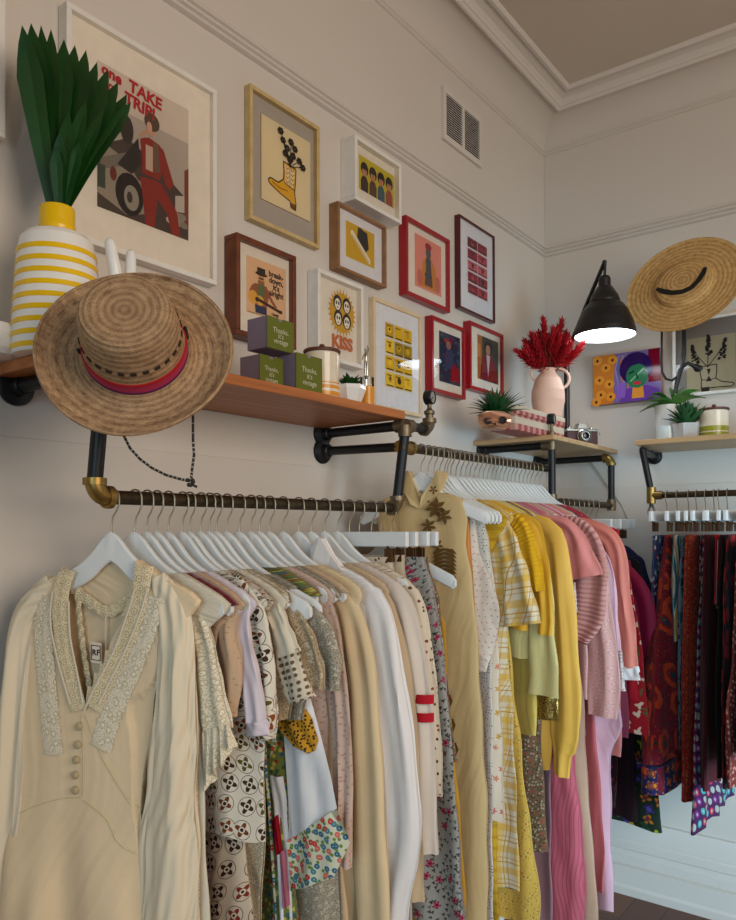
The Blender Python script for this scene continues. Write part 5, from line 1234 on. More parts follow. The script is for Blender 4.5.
# ------------------------------------------------------------------ things on the long shelf
def pxm(P): return FOC/depth_of(P)       # pixels per metre at a point
def vase_yellow():
    y = 1.285; c = on(1, y, 57, 300); x = c.x; z0 = TOP1; s = pxm(c)
    H = on(1, y, 60, 236).z-z0; R = 43/s; rn = 17/s; RR = lambda z: R*(1.0-.17*(z/H)**1.3)
    zt = on(1, y, 58, 209).z-z0
    root = empty('striped_vase', (x, y, z0), 'large white ceramic vase with yellow stripes and yellow neck at the shelf end', 'vase')
    prof = [(.001, 0), (R*.96, .0), (R*1.0, .004)]
    nS = 9; bandh = (H-.03)/nS
    for i in range(nS):
        z = .006+i*bandh; prof += [(RR(z), z+.0), (RR(z)+.001, z+bandh*.02, 'yel'), (RR(z+bandh*.42)+.001, z+bandh*.42, 'yel'), (RR(z+bandh*.44), z+bandh*.44, 'white')]
    prof += [(R*.83, H-.025, 'white'), (R*.80, H-.014, 'white'), (R*.70, H-.005, 'white'), (R*.56, H, 'fr_lite'), (rn*1.03, H+.004, 'fr_lite')]
    MB().lathe(prof, 'white', (x, y, z0), n=56).build('vase_body', root, angle=50)
    n = MB(); n.lathe([(rn*1.03, H+.003), (rn*1.05, H+.01), (rn, H+.02), (rn, zt-.004), (rn*.96, zt), (rn*.85, zt), (rn*.8, zt-.02), (.001, zt-.03)], 'yel', (x, y, z0), n=40); n.build('vase_neck', root)
    return x, y, z0+zt
vx, vy, vz = vase_yellow()
def fan_leaf(label, base, tips, w, seed, mid=.55):
    """a pleated palm leaf: narrow pointed blades that spring from one point"""
    random.seed(seed); b = MB(); B = Vector(base)
    for i, T in enumerate(tips):
        T = Vector(T); d = T-B; L = d.length; side = d.cross(CF).normalized(); nrm = side.cross(d).normalized()
        vs = []; n = 12; ww = w*random.uniform(.85, 1.15)
        for k in range(n+1):
            f = k/n; p = B+d*f+nrm*(-.012*sin(f*PI)*(1 if i % 2 else .4)); a = ww*(.30+.95*f**.8)*(1 if f < mid+.2 else max(0, (1-f)/(1-mid-.2))**.8)
            fold = .35*a
            vs += [p-side*a, p+nrm*fold, p+side*a, p-nrm*.0015+nrm*fold]
        fs = []
        for k in range(n):
            o = k*4; fs += [(o, o+1, o+5, o+4), (o+1, o+2, o+6, o+5), (o+2, o+3, o+7, o+6), (o+3, o, o+4, o+7)]
        b.add(vs, fs, 'leaf')
    return tag(b.build('palm_leaf', angle=20), label, 'leaf', 'palm leaves in the striped vase')
def P_at(px, py, y): return tuple(on(1, y, px, py))
big = [P_at(*p, y) for p, y in [((22, 25), 1.30), ((31, 23), 1.31), ((41, 25), 1.31), ((51, 29), 1.32), ((64, 39), 1.32), ((75, 45), 1.32), ((86, 50), 1.325), ((97, 62), 1.325), ((108, 69), 1.325), ((118, 82), 1.32), ((127, 94), 1.315), ((131, 102), 1.30)]]
fan_leaf('tall dark green fan palm leaf spreading behind in the striped vase', (vx, vy+.004, vz-.03), big, .020, 2)
sm = [P_at(*p, y) for p, y in [((56, 146), 1.255), ((69, 112), 1.26), ((60, 131), 1.25), ((86, 101), 1.26), ((79, 142), 1.24), ((104, 108), 1.26)]]
fan_leaf('shorter green fan palm leaf in front in the striped vase', (vx, vy-.012, vz-.03), sm, .013, 3)
# ceramic hand with two raised fingers behind the hat
def peace_hand():
    y = 1.20; a = on(1, y, 124, 285); root = empty('ceramic_hand', (a.x, y, TOP1), 'pale ceramic ornament with two upright fingers poking up behind the brown hat', 'ornament')
    s = pxm(a); b = MB(); z = TOP1
    c = on(1, y, 124, 300)
    b.lathe([(.001, 0), (.03, 0), (.031, .004), (.024, .02), (.022, .05), (.030, .08), (.031, c.z-z-.01), (.02, c.z-z+.008), (.001, c.z-z+.012)], 'white', (a.x, y, z), n=24, sy=.7)
    for p0, p1, r in (((120, 300), (109, 238), .0115), ((130, 300), (131, 250), .0105)):
        A = on(1, y, *p0); B = on(1, y, *p1); d = B-A; pts = [A+d*f for f in (0, .3, .6, .85, .95, 1)]
        b.tube(pts, [r, r*1.05, r, r*.92, r*.75, r*.3], 'white', 14)
    for dx in (-.018, -.004, .012): b.ball((a.x+dx, y-.018, c.z-.012), .011, 'white', 10, (1, 1, 1.4))
    b.build('hand', root, angle=60)
peace_hand()
# pot cut by the left edge
pot = on(1, 1.36, -14, 340)
tag(MB().lathe([(.001, 0), (.04, 0), (.047, .01), (.05, .035), (.047, .05), (.044, .054), (.040, .05), (.001, .04)], 'white', (pot.x+.005, 1.355, TOP1), n=32).build('ceramic_bowl', angle=50), 'small white ceramic bowl cut by the left edge, behind the striped vase', 'bowl')
# gift boxes
def gift_box(label, tl, tr, bl, y, z0):
    a = on(1, y, *tl); b_ = on(1, y, *tr); x0, x1 = a.x, b_.x; dep = .062; h = .5*(a.z+b_.z)-z0
    root = empty('gift_box', ((x0+x1)/2, y+dep/2, z0), label, 'box', 'green and lilac gift boxes')
    m = MB(); m.box((x0+.0008, y+.0008, z0), (x1-.0008, y+dep, z0+h), 'lilac'); m.build('box_body', root, smooth=False, bevel=.0012)
    f = MB(); mx = (x0+x1)/2; z1 = z0+h
    poly = [(x0, z0), (x1, z0), (x1, z1), (mx+.008, z1), (mx+.005, z1-.006), (mx-.005, z1-.006), (mx-.008, z1), (x0, z1)]
    f.prism(poly, lambda u, z, d: (u, y+d, z), -.0006, .0012, 'olive'); f.build('front_panel', root, smooth=False)
    t = MB()
    for i, w in enumerate(('Thanks,', "it's", 'vintage')):
        vs, fs = text_mesh(w, (x1-x0)*.19); t.add([(mx+px, y-.0012, z0+h*(.60-.17*i)+py) for px, py, _ in vs], fs, 'print_w')
    t.build('printed_words', root, smooth=False)
    return z0+h
yb = YR2+.02
zt = gift_box('green and lilac box standing left on the shelf beside the hat, half under another box', (259.5, 354), (283, 359), (259, 384), yb+.03, TOP1)
gift_box('green and lilac box standing right on the shelf in front of the cream jar', (296, 353), (322, 358), (296, 391), yb, TOP1)
gift_box('green and lilac gift box stacked on top of the two others', (267, 317), (293.5, 321), (267, 357), yb+.012, max(zt, on(1, yb, 296, 353).z)+.0006)
def lidded_jar(name, label, c, r, h, bands, mat='cream_glass'):
    root = empty(name, c, label, 'jar'); b = MB(); prof = [(.001, 0), (r*.96, 0), (r, .003)]
    for z0, z1, m in bands: prof += [(r, h*z0), (r+.0006, h*z0+.0005, m), (r+.0006, h*z1, m), (r, h*z1+.0005, mat)]
    prof += [(r, h-.003), (r*.96, h), (r*.8, h)]
    b.lathe(prof, mat, c, n=40).build('jar_body', root)
    l = MB(); z = c[2]+h; l.lathe([(.001, 0), (r*.9, 0), (r*1.06, .001), (r*1.08, .005), (r*1.04, .008), (r*.5, .010), (.001, .010)], 'lid', (c[0], c[1], z+.0004), n=36).build('jar_lid', root); lid_ = bpy.data.objects[list(ORG)[-1]]
    MB().lathe([(.005, 0), (.006, .004), (.0075, .008), (.006, .013), (.001, .014)], 'lid', (c[0], c[1], z+.0105), n=16).build('lid_knob', lid_)
    return root
yj = 1.235; cj = on(1, yj, 322, 370); lidded_jar('candle_jar', 'cream glass candle jar with gold stripes and dark wooden lid behind the green boxes', (cj.x, yj, TOP1), 17.5/pxm(cj), on(1, yj, 322, 354).z-TOP1, ((.04, .10, 'amber'), (.14, .22, 'amber'), (.28, .34, 'amber'), (.38, .40, 'amber')))
def succulent(name, label, c, pot_prof, pot_mat, leaves, mat='leaf2', top=None, n=32, potname='pot', sy=1):
    root = empty(name, c, label, 'potted plant'); MB().lathe(pot_prof, pot_mat, c, n=n, sy=sy).build(potname, root, angle=30 if n < 10 else 40)
    b = MB(); h = top if top is not None else pot_prof[-1][1]; leaves(b, Vector((c[0], c[1], c[2]+h)), mat); b.build('leaves', root, angle=60); return root
def spiky(L, w, n, seed, droop=.3, up=.5):
    def f(b, o, mat):
        random.seed(seed)
        for i in range(n):
            a = i*2.4+random.uniform(-.2, .2); e = up+random.uniform(-.35, .45)*(1-i/n)+.75*(i/n); l = L*random.uniform(.75, 1.05)
            d = Vector((cos(a)*cos(e), sin(a)*cos(e), sin(e))); s = d.cross(Vector((0, 0, 1))).normalized(); nn = s.cross(d)
            vs = []; K = 6
            for k in range(K+1):
                t = k/K; p = o+d*l*t-Vector((0, 0, 1))*droop*l*t*t; ww = w*(.6+1.2*t if t < .35 else 1.02*(1-t)/.65+.02)
                vs += [p-s*ww, p+nn*ww*.45, p+s*ww, p-nn*ww*.35]
            fs = []
            for k in range(K):
                q = k*4; fs += [(q, q+1, q+5, q+4), (q+1, q+2, q+6, q+5), (q+2, q+3, q+7, q+6), (q+3, q, q+4, q+7)]
            b.add(vs, fs, mat)
    return f
yp = 1.19; cp = on(1, yp, 350, 394); s_ = pxm(cp)
succulent('potted_succulent', 'small faceted white pot with a dark green rosette succulent', (cp.x, yp, TOP1), [(.001, 0), (10/s_, 0), (16/s_, (on(1, yp, 350, 386).z-TOP1)*.8), (15.5/s_, on(1, yp, 350, 386).z-TOP1), (13/s_, on(1, yp, 350, 386).z-TOP1-.004), (.001, on(1, yp, 350, 386).z-TOP1-.006)], 'white', spiky(.05, .012, 26, 5, .15, .4), 'leaf', n=7)
def trophy():
    y = 1.20; c = on(1, y, 367, 390); s = pxm(c); z0 = TOP1
    h = on(1, y, 367, 378).z-z0; r = 7/s
    root = empty('amber_candle', (c.x, y, z0), 'small amber glass candle beside the succulent, below the silver figurine', 'candle')
    MB().lathe([(.001, 0), (r, 0), (r, h*.72), (r*1.02, h*.74, 'glass'), (r*1.02, h, 'glass')], 'amber', (c.x, y, z0), n=28).build('candle_jar_body', root)
    # figurine stands on its own slim column just behind the candle
    y2 = y+.03; c2 = on(1, y2, 366, 378); s2 = pxm(c2); root = empty('trophy_figurine', (c2.x, y2, z0), 'slim silver figurine with raised arms behind the amber candle', 'figurine')
    zb = on(1, y2, 366, 376).z; zt_ = on(1, y2, 366, 345).z; H = zt_-zb
    MB().lathe([(.001, 0), (.012, 0), (.012, .005), (.005, .010), (.004, (zb-z0)*.6), (.007, zb-z0-.006), (.010, zb-z0-.003), (.004, zb-z0)], 'silver', (c2.x, y2, z0), n=20).build('column', root)
    f = MB(); X_, Y_ = c2.x, y2
    f.tube([(X_-.004, Y_, zb), (X_-.004, Y_, zb+H*.4), (X_, Y_, zb+H*.5)], [.0022, .003, .004], 'silver', 8); f.tube([(X_+.006, Y_, zb), (X_+.004, Y_, zb+H*.4), (X_, Y_, zb+H*.5)], [.0022, .003, .004], 'silver', 8)
    f.tube([(X_, Y_, zb+H*.45), (X_, Y_, zb+H*.6), (X_, Y_, zb+H*.72), (X_, Y_, zb+H*.78)], [.004, .0045, .005, .002], 'silver', 8); f.ball((X_, Y_, zb+H*.84), .0045, 'silver', 10)
    f.tube([(X_-.004, Y_, zb+H*.72), (X_-.012, Y_, zb+H*.62), (X_-.016, Y_, zb+H*.5)], .0018, 'silver', 6); f.tube([(X_+.004, Y_, zb+H*.72), (X_+.011, Y_, zb+H*.86), (X_+.007, Y_, zb+H)], .0018, 'silver', 6)
    f.build('figure', root, angle=60)
trophy()

# ------------------------------------------------------------------ hats
def orient(name, center, ax, label, cat, tw=0):
    ax = Vector(ax).normalized(); root = bpy.data.objects.new(name, None); root.empty_display_size = .05; COL.objects.link(root)
    q = ax.to_track_quat('Z', 'Y'); root.rotation_mode = 'QUATERNION'; root.rotation_quaternion = q; root.location = center; ORG[root.name] = (0, 0, 0)
    return tag(root, label, cat), q.to_matrix()
def brown_hat():
    c = CC+ray(137, 354)/FOC*1.225
    toC = -ray(134, 351).normalized()
    ax = toC*cos(.55)+(CU*.95-CR*.28).normalized()*sin(.55)
    root, R = orient('straw_hat', c, ax, 'wide-brimmed brown woven straw hat with pink band and chin cord, hung over the pipe corner', 'hat')
    Rb = 98/762.8*1.235*.95; n = 72
    # brim: shallow dish, edge rolled; crown: tall with a rounded top. local z = crown direction
    rc = Rb*.53; H = .118
    prof_b = [(rc, .012), (rc*1.1, .004), (Rb*.65, -.004), (Rb*.8, .0), (Rb*.92, .008), (Rb*.98, .014), (Rb, .016), (Rb*1.005, .012), (Rb*.98, .008), (Rb*.8, -.006), (Rb*.65, -.010), (rc*1.08, -.003), (rc*.97, .006)]
    b = MB(); vs = []
    for r, h in prof_b:
        for k in range(n):
            a = 2*PI*k/n; e = ((r-rc)/(Rb-rc))**2
            vs.append((r*cos(a)*(1+.0*e), r*sin(a), h+e*(.006*cos(2*a+.6)-.003*cos(3*a))))
    fs = [(i*n+k, i*n+(k+1) % n, (i+1)*n+(k+1) % n, (i+1)*n+k) for i in range(len(prof_b)-1) for k in range(n)]
    b.add(vs, fs, 'straw'); b.build('brim', root, angle=60)
    b = MB(); b.lathe([(rc, .0), (rc*.995, .03), (rc*.95, .06), (rc*.90, H*.78), (rc*.87, H*.88), (rc*.80, H*.96), (rc*.68, H*.99), (rc*.5, H*.975), (rc*.25, H*.965), (.0001, H*.96)], 'straw', n=n); b.build('crown', root, angle=70)
    ed = MB(); ed.tube([(Rb*.999*cos(a), Rb*.999*sin(a), .014+(.006*cos(2*a+.6)-.003*cos(3*a))) for a in [2*PI*k/n for k in range(n+1)]], .0032, 'straw', 8, caps=False); ed.build('brim_edge', root)
    bd = MB(); bd.lathe([(rc*1.0, .007), (rc*1.018, .010), (rc*1.012, .030), (rc*1.0, .032)], FB['hatband'], n=n); bd.lathe([(rc*1.02, .006), (rc*1.03, .008), (rc*1.026, .014), (rc*1.012, .015)], FB['hatband2'], n=n)
    bd.lathe([(rc*1.012, .028), (rc*1.02, .029), (rc*1.012, .033), (rc, .034)], FB['hatband3'], n=n); e = bd.build('hat_band', root); e['label'] = 'pink, red and purple woven band'
    vt = MB()
    for k in range(26):
        a = 2*PI*k/26; r = rc*.958; vt.box((-.0045, -.0012, -.003), (.0045, .0012, .003), FB['straw_hole'], lambda x, y, z: ((r+y)*cos(a)-x*sin(a), (r+y)*sin(a)+x*cos(a), .058+z))
    vt.build('vent_holes', root, smooth=False)
    # cord, built in world space then carried into the hat's frame
    def loc(p): return R.transposed()@(Vector(p)-c)
    d = 1.20
    def W(px, py, dd=d): return CC+ray(px, py)/FOC*dd
    cd = MB()
    k1 = [W(122, 428, 1.22), W(124, 436, 1.21), W(130, 448), W(140, 459), W(152, 468), W(166, 475), W(180, 479), W(190, 481)]; k2 = [W(193, 408, 1.225), W(193, 440), W(194, 455), W(192, 470), W(191, 481)]
    for kk in (k1, k2): cd.tube([loc(p) for p in kk], .0022, 'cord', 7)
    for kk in (k1, k2):
        for p, q in zip(kk, kk[1:]):
            for f in (.2, .5, .8): cd.ball(loc(p+(q-p)*f), .0025, 'cordw', 6)
    for i in range(5): cd.ball(loc(W(190+3*cos(i*1.9), 482+3*sin(i*1.9))), .0038, 'cord', 8)
    cd.tube([loc(W(191, 484)), loc(W(197, 487))], .002, 'cord', 6)
    cd.build('chin_cord', root)
    for ang in (.25, 3.3):
        t = MB(); 
        for i in range(5): t.ball((rc*1.04*cos(ang+.02*i), rc*1.04*sin(ang+.02*i), .02+.004*i), .0032, 'cord', 7)
        t.build('cord_stitch', root)
fb('hatband', (186, 40, 84), layers=[dict(s=100, rs=[(.25, (206, 190, 150))])]); fb('hatband2', (96, 24, 76)); fb('hatband3', (176, 20, 30)); fb('straw_hole', (50, 34, 22))
brown_hat()
def smile_hat():
    dd = 2.74; c = CC+ray(684, 284)/FOC*dd; toC = -ray(684, 284).normalized()
    ax = toC*cos(.72)+(CU*.92-CR*.40).normalized()*sin(.72)
    root, R = orient('straw_hat', c, ax, 'golden flat straw hat with a black smile-shaped ribbon, hung on the right wall', 'hat')
    Rb = 57/762.8*dd; n = 64; rc = Rb*.5
    b = MB(); prof = [(rc, .0), (rc*1.05, -.002), (Rb*.8, -.003), (Rb*.97, 0), (Rb, .002), (Rb*.99, -.003), (Rb*.8, -.008), (rc, -.006)]
    b.lathe(prof, 'straw2', n=n); b.build('brim', root, angle=60)
    b = MB(); b.lathe([(rc*1.02, -.001), (rc*.98, .006), (rc*.94, .014), (rc*.82, .019), (rc*.4, .022), (.0001, .023)], 'straw2', n=n); b.build('crown', root, angle=70)
    def loc(px, py, off=.0):   # intersect the brim plane
        d = ray(px, py); t = (c-CC).dot(ax)/d.dot(ax); return R.transposed()@(CC+d*t-c)
    sm = MB(); P = [(658, 292), (664, 295), (674, 297), (684, 296), (693, 292), (700, 285), (705, 277), (707, 271)]
    L_ = []; n_ = len(P)
    pts = [loc(*p) for p in P]
    # lay the ribbon on whichever of brim or crown lies there
    def hz(r): 
        pr = [(0, .023), (rc*.4, .022), (rc*.82, .019), (rc*.94, .014), (rc*.98, .006), (rc*1.02, 0), (Rb, .002)]
        for (a, h), (b2, h2) in zip(pr, pr[1:]):
            if a <= r <= b2: return h+(h2-h)*(r-a)/(b2-a)
        return 0
    vs = []
    for i, p in enumerate(pts):
        d = pts[min(i+1, n_-1)]-pts[max(0, i-1)]; s = Vector((-d.y, d.x, 0)).normalized()*.0095*(.6 if i in (0, n_-1) else 1)
        for q in (p-s, p+s):
            z = hz(math.hypot(q.x, q.y)); vs += [(q.x, q.y, z+.0035)]
    sm.add(vs, [(2*i, 2*i+1, 2*i+3, 2*i+2) for i in range(n_-1)], 'ribbon'); e = sm.build('smile_ribbon', root, angle=80); e['label'] = 'black ribbon shaped like a smile'
    def W(px, py, d_=2.72): return R.transposed()@(CC+ray(px, py)/FOC*d_-c)
    rb = MB()
    rb.tube([W(662, 325, 2.78), W(661.5, 345), W(661, 360), W(662, 372), W(666, 379), W(672, 380.5), W(678, 376), W(683, 367), W(688, 363.5), W(694, 365)], .0062, 'ribbon', 8, flat=.7)
    rb.tube([W(684, 322, 2.78), W(684, 340), W(683.5, 355), W(683, 363)], [.010, .0115, .011, .006], 'ribbon', 8, flat=.7)
    rb.tube([W(683, 363), W(680, 372), W(677, 383), W(675, 393)], [.007, .011, .011, .010], 'ribbon', 8, flat=.7)
    rb.tube([W(683, 366), W(688, 363), W(693, 365.5), W(698, 368)], [.007, .006, .007, .012], 'ribbon', 8); rb.ball(tuple(W(698, 368.5)), .013, 'ribbon', 10, (1.3, 1, .9))
    rb.build('hanging_ribbon', root, angle=60)
    # wall hook that carries it
    h = MB(); q = c-ax*.02; w = Vector((XC-.001, q.y-.01, q.z+.03))
    h.tube([w, w+Vector((-.02, 0, 0)), q+Vector((.03, 0, .0)), q+Vector((.01, 0, -.008))], .005, 'black', 8).lathe([(.02, 0), (.02, .004), (.006, .006)], 'black', tuple(w), (-1, 0, 0), 16)
    tag(h.build('wall_hook'), 'black wall hook behind the smiling straw hat', 'hook')
smile_hat()

# ------------------------------------------------------------------ corner shelf
def basket():
    y0 = YR2+.012; a = on(1, y0, 516, 430); b_ = on(1, y0, 565, 436); x0 = a.x; x1 = b_.x; h = on(1, y0, 530, 408).z-TOP2
    root = empty('woven_basket_box', ((x0+x1)/2, y0+.09, TOP2), 'pink and cream checked woven box with a lid, under the pink vase', 'basket')
    MB().box((x0, y0+.002, TOP2), (x1, y0+.10, TOP2+h*.62), 'gingham').build('basket_body', root, smooth=False, bevel=.004)
    MB().box((x0-.003, y0-.001, TOP2+h*.62), (x1+.003, y0+.103, TOP2+h), 'gingham').build('basket_lid', root, smooth=False, bevel=.004)
    return TOP2+h, x0, x1
zb, bx0, bx1 = basket()
def pink_vase():
    y = YR2+.065; c = on(1, y, 548, 390); s = pxm(c); x = c.x; H = on(1, y, 548, 369).z-zb
    root = empty('handled_vase', (x, y, zb), 'matte pink ceramic vase with two loop handles on the woven box', 'vase')
    R = 16.5/s
    MB().lathe([(.001, 0), (R*.72, 0), (R*.82, .006), (R, H*.35), (R*.98, H*.55), (R*.75, H*.80), (R*.5, H*.9), (R*.42, H*.96), (R*.5, H), (R*.38, H), (R*.3, H*.95), (.001, H*.9)], 'pinkcer', (x, y, zb), n=40).build('vase_body', root)
    d = (CR-CF*0); d.z = 0; d.normalize()
    for sg in (-1, 1):
        pts = []; 
        k = 1.0 if sg > 0 else .62
        for t in [i/12 for i in range(13)]:
            a = PI*.62-t*PI*1.12; pts.append(Vector((x, y, zb+H*(.80 if sg > 0 else .9)))+d*sg*(R*.55+R*.75*k*max(-.1, cos(a)) )+Vector((0, 0, 1))*sin(a)*H*.22*k)
        MB().tube(pts, .0055, 'pinkcer', 10).build('handle', root)
    return x, y, zb+H
fx, fy, fz = pink_vase()
def red_flowers():
    random.seed(21); d = Vector((CR.x, CR.y, 0)).normalized(); e = Vector((0, 0, 1)); g = d.cross(e)
    tips = []
    for i in range(16):
        a = -1.18+2.36*(i/15)+random.uniform(-.08, .08); l = random.uniform(.10, .165)*(1 if abs(a) < .8 else .82); tips.append((sin(a)*l, cos(a)*l+.02, random.uniform(-.05, .05)))
    for i in range(18): a = random.uniform(-.9, .9); l = random.uniform(.03, .11); tips.append((sin(a)*l*1.2, cos(a)*l+.02, random.uniform(-.06, .06)))
    for i in range(8): a = -1.45+2.9*i/7; tips.append((sin(a)*.085, .045+cos(a)*.05, random.uniform(-.05, .05)))
    for u, w, k in tips:
        b = MB(); B = Vector((fx, fy, fz-.03))+d*u*.08+g*k*.1; T = Vector((fx, fy, fz))+d*u+e*w+g*k; b.tube([B, (B+T)/2+e*.004, T], .0012, 'stem', 5)
        ax = (T-B).normalized(); s1 = ax.orthogonal().normalized(); s2 = ax.cross(s1); L = .08
        for j in range(44):
            f = j/44; p = T-ax*L*(1-f)+ax*.005; an = j*2.4; o = (s1*cos(an)+s2*sin(an)); r = .036*(1-f*.6); tip = p+o*r+ax*(.018+.012*f); sd = ax.cross(o)*.0085
            b.add([p-sd, p+sd, tip, p+ax*.006+o*.004], [(0, 1, 3), (1, 2, 3), (2, 0, 3), (0, 2, 1)], 'redflower')
        tag(b.build('dried_flower', angle=30), 'feathery bright red dried flower stem in the pink handled vase', 'dried flower', 'red dried flowers in the pink vase')
red_flowers()
def skull_planter():
    y = YR2+.07; c = on(1, y, 495, 425); s = pxm(c); x = c.x; W = 21/s; H = on(1, y, 495, 413).z-TOP2
    root = empty('skull_planter', (x, y, TOP2), 'faceted rose-gold skull planter with a spiky green plant at the shelf end', 'potted plant')
    b = MB(); n = 9; rings = [(.55, 0, .6), (.8, .14, .8), (.92, .4, .95), (1, .66, 1), (.9, .9, .9), (.74, 1.0, .74), (.6, .97, .6)]; vs = []
    for i, (r, h, q) in enumerate(rings):
        for k in range(n): a = 2*PI*(k+.5*(i % 2))/n; vs.append((x+W*r*cos(a), y+W*.78*q*sin(a), TOP2+H*h))
    fs = []
    for i in range(len(rings)-1):
        for k in range(n):
            a, b2, c2, d2 = i*n+k, i*n+(k+1) % n, (i+1)*n+(k+1) % n, (i+1)*n+k
            fs += [(a, b2, d2), (b2, c2, d2)] if i % 2 else [(a, b2, c2), (a, c2, d2)]
    fs += [tuple(range(n))[::-1]]
    b.add(vs, fs, 'copper'); b.build('skull_pot', root, smooth=False)
    f = MB(); toc = Vector((-x, -y, 0)).normalized(); sd = Vector((-toc.y, toc.x, 0))
    for sg, r in ((-.32, .012), (.36, .012)):
        p = Vector((x, y, TOP2+H*.42))+toc*W*.80+sd*W*sg; f.lathe([(.014, -.002), (.012, .002), (.001, -.003)], 'ink', p, toc, 7)
    p = Vector((x, y, TOP2+H*.2))+toc*W*.84; f.lathe([(.006, -.002), (.001, .001)], 'ink', p, toc, 3)
    f.build('eye_sockets', root, smooth=False)
    l = MB(); spiky(.13, .0085, 60, 8, .2, .45)(l, Vector((x+.01, y, TOP2+H*.92)), 'leaf2'); spiky(.075, .014, 22, 18, .3, .1)(l, Vector((x, y, TOP2+H*.95)), 'leaf'); l.build('leaves', root, angle=60)
skull_planter()
def film_camera():
    y = YF+.05; c = on(1, y, 583, 433); s = pxm(c); d = Vector((CR.x, CR.y, 0)).normalized(); w = Vector((0, 0, 1)); g = w.cross(d)*-1
    th = math.radians(-2); toc = Vector((-CF.x, -CF.y, 0)).normalized(); toc = (Matrix.Rotation(.18, 3, 'Z')@toc); d = Vector((toc.y, -toc.x, 0))*-1
    o = Vector((c.x, y+.01, TOP2)); root = empty('film_camera', o, 'old film camera with maroon body and silver lens on the corner shelf', 'camera')
    sc = 1.0; fr = lambda a, b, h: o+d*a+toc*b+w*h
    W_, Hh = .066, .062
    MB().box((-W_, -.018, 0), (W_, .018, Hh*.82), 'camleather', lambda a, b, h: fr(a, b, h)).build('body', root, smooth=False, bevel=.004)
    MB().box((-W_, -.017, Hh*.82), (W_, .017, Hh), 'chrome', lambda a, b, h: fr(a, b, h)).build('top_plate', root, smooth=False, bevel=.003)
    p = MB(); p.prism([(-.022, Hh), (.022, Hh), (.016, Hh+.022), (-.016, Hh+.022)], lambda a, h, q: fr(a, q, h), -.014, .020, 'chrome'); p.build('prism_housing', root, smooth=False, bevel=.002)
    l = MB(); l.lathe([(.026, .016), (.026, .026), (.023, .028), (.023, .040), (.021, .042), (.021, .052), (.018, .053), (.016, .047)], 'chrome', fr(0, 0, .032), toc, 28); l.lathe([(.016, .046), (.010, .049), (.001, .050)], 'lensglass', fr(0, 0, .032), toc, 24); l.build('lens', root)
    for a in (-.048, .044, .056):
        MB().lathe([(.009 if a != .056 else .005, 0), (.009 if a != .056 else .005, .007), (.001, .008)], 'chrome', fr(a, 0, Hh), w, 16).build('dial', root)
    q = MB(); q.tube([fr(W_, 0, .045), fr(W_+.012, .004, .05), fr(W_+.014, .006, .04)], .002, 'chrome', 6); q.build('strap_lug', root)
film_camera()
def wall_lamp():
    lx, ly = 2.79, 1.0; L = CC+ray(605, 336)/FOC*((Vector((lx, ly, 2.22))-CC).dot(CF)); lx, ly, lz = L.x, L.y, L.z
    s = pxm(L); R = 30/s; zt = (CC+ray(607, 283)/FOC*depth_of(L)).z
    H = zt-lz
    base = Vector((on(1, 1.20, 567, 420).x, 1.20, TOP2))
    root = empty('shelf_lamp', base, 'black lamp with a dome shade on a bent pole rising from the corner shelf', 'lamp')
    sh = MB(); sh.lathe([(R*.985, .0), (R, .001), (R*.985, H*.1), (R*.9, H*.28), (R*.76, H*.46), (R*.6, H*.58), (R*.5, H*.62), (R*.5, H*.66), (R*.44, H*.76), (R*.26, H*.92), (R*.2, H*.93), (R*.2, H*1.08), (R*.16, H*1.13), (.0001, H*1.14), ], 'black', (lx, ly, lz), n=48, cap=False)
    sh.lathe([(R*.985, .0), (R*.97, .004, 'white'), (R*.88, H*.26, 'white'), (R*.5, H*.52, 'white'), (.0001, H*.55, 'white')], 'white', (lx, ly, lz), n=48, cap=False); sh.build('lamp_shade', root)
    MB().lathe([(R*.955, .010), (R*.5, .0085), (.0001, .008)], 'disc', (lx, ly, lz), n=48, cap=False).build('diffuser', root)
    top = Vector((lx, ly, lz+H*1.12)); pt = Vector((base.x, base.y, on(1, 1.20, 567, 352).z))
    MB().lathe([(.04, 0), (.04, .008), (.012, .012), (.012, .03)], 'black', base, n=24).build('lamp_base', root)
    MB().tube([base+Vector((0, 0, .01)), pt], .0115, 'black', 12).build('pole', root)
    a = MB(); hk = top+Vector((0, 0, .055)); a.tube([pt+Vector((0, 0, -.01)), pt+(hk-pt)*.5, hk], .0075, 'black', 10); a.tube([hk, hk+Vector((-.004, -.004, -.008)), top], .0055, 'black', 8); a.ball(tuple(hk), .009, 'black', 10); a.build('arm', root)
    return (lx, ly, lz)
LAMP = wall_lamp()
# lamp flex on the right wall
cb = [on(0, XC-.008, *p) for p in ((586, 452), (590, 460), (600, 474), (612, 492), (622, 505), (628, 520))]
tag(MB().tube(cb, .003, 'cordw', 6).build('power_cord'), 'thin pale power cord slanting down the right wall under the corner shelf', 'cord')

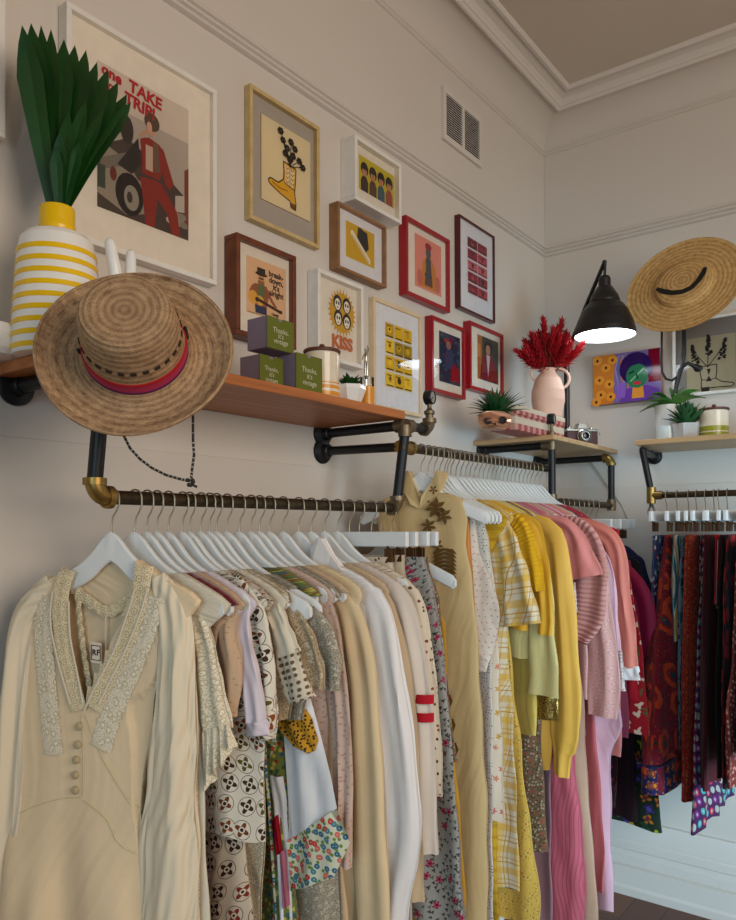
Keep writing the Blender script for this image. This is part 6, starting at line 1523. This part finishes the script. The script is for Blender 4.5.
# ------------------------------------------------------------------ right shelf
def on3(px, py, x): return on(0, x, px, py)
c = on3(714, 430, 3.0); lidded_jar('candle_jar', 'cream and lime striped jar with dark wooden lid on the right shelf', (3.0, c.y, TOP3), 13.5/pxm(c), on3(714, 411, 3.0).z-TOP3, ((.06, .2, 'limestripe'), (.24, .42, 'limestripe')))
c = on3(687, 432, 2.97); s_ = pxm(c); hp = on3(687, 424, 2.97).z-TOP3
succulent('potted_plant', 'dark green succulent in a pale hexagonal concrete pot on the right shelf', (2.97, c.y, TOP3), [(.001, 0), (12.5/s_, 0), (14/s_, hp), (11.5/s_, hp), (11/s_, hp-.008), (.001, hp-.008)], 'conc', spiky(.12, .014, 90, 31, .2, .75), 'leaf2', n=6)
c = on3(667, 436, 2.98); s_ = pxm(c); hv = on3(667, 427, 2.98).z-TOP3
tag(MB().lathe([(.001, 0), (9.5/s_, 0), (9.8/s_, .002), (9.8/s_, hv), (9.0/s_, hv), (8.6/s_, hv*.3), (.001, hv*.25)], 'votive', (2.98, c.y, TOP3), n=32).build('glass_votive'), 'low frosted glass votive beside the hexagonal pot', 'candle holder')
def leafy():
    x = 3.10; c = on3(668, 425, x); s = pxm(c); h = on3(668, 406, x).z-TOP3; o = Vector((x, c.y, TOP3))
    root = empty('potted_plant', o, 'broad-leaved bright green plant in a white pot behind the votive', 'potted plant')
    MB().lathe([(.001, 0), (10/s, 0), (13/s, h), (12/s, h), (11.5/s, h-.01), (.001, h-.01)], 'white', o, n=32).build('pot', root)
    b = MB(); random.seed(6); cc = on3(672, 402, x-.03)
    for px, py, dx in ((644, 403, -.1), (640, 412, -.05), (652, 394, -.02), (660, 398, .0), (700, 390, -.02), (693, 395, -.08), (706, 398, -.04), (684, 388, .02), (670, 388, 0), (648, 398, .03)):
        T = on3(px, py, x+dx); B = Vector((x, cc.y, TOP3+h-.01)); m = (B+T)/2+Vector((0, 0, .03)); n = 10; vs = []
        d0 = (T-B); sd = d0.cross(Vector((0, 0, 1))).normalized()
        for i in range(n+1):
            t = i/n; p = B*(1-t)**2+m*2*t*(1-t)+T*t*t; w = .034*sin(PI*min(1, t*.9+.08))**1.2+.001
            vs += [p-sd*w+Vector((0, 0, w*.3)), p, p+sd*w+Vector((0, 0, w*.3)), p-Vector((0, 0, .0015))]
        fs = []
        for i in range(n):
            q = i*4; fs += [(q, q+1, q+5, q+4), (q+1, q+2, q+6, q+5), (q+2, q+3, q+7, q+6), (q+3, q, q+4, q+7)]
        b.add(vs, fs, 'leaf3')
    b.build('leaves', root, angle=60)
leafy()

# ------------------------------------------------------------------ light
def area(name, loc, target, size, sizey, power, rgb, spread=None):
    l = bpy.data.lights.new(name, 'AREA'); l.shape = 'RECTANGLE'; l.size = size; l.size_y = sizey; l.energy = power; l.color = rgb
    if spread: l.spread = math.radians(spread)
    o = bpy.data.objects.new(name, l); COL.objects.link(o); o.location = loc
    o.rotation_euler = (Vector(target)-Vector(loc)).to_track_quat('-Z', 'Y').to_euler(); return o
area('ceiling_downlights', (.6, -2.0, 2.1), (1.5, 1.4, 1.25), 2.0, 1.4, 64, (1.0, .85, .71))
area('shopfront_window', (-1.5, -.9, 1.5), (3.2, .75, .75), 2.2, 1.6, 11, (.60, .84, 1.0), 75)
area('side_cool_fill', (1.5, -2.4, .9), (3.2, .7, .75), 1.2, 1.2, 20, (.42, .76, 1.0), 60)  # added cool fill that blues the lower right wall and skirting, no real window
pl = bpy.data.lights.new('lamp_bulb', 'POINT'); pl.energy = .3; pl.color = (.9, .96, 1); pl.shadow_soft_size = .05
po = bpy.data.objects.new('lamp_bulb', pl); COL.objects.link(po); po.location = (LAMP[0], LAMP[1], LAMP[2]-.02)
w = bpy.data.worlds.new('world'); scn.world = w; w.use_nodes = True
bg = w.node_tree.nodes['Background']; bg.inputs[0].default_value = (1, .93, .86, 1); bg.inputs[1].default_value = .06
scn.view_settings.view_transform = 'Standard'; scn.view_settings.look = 'None'; scn.view_settings.gamma = 1
scn.view_settings.use_curve_mapping = False; scn.view_settings.exposure = -0.15
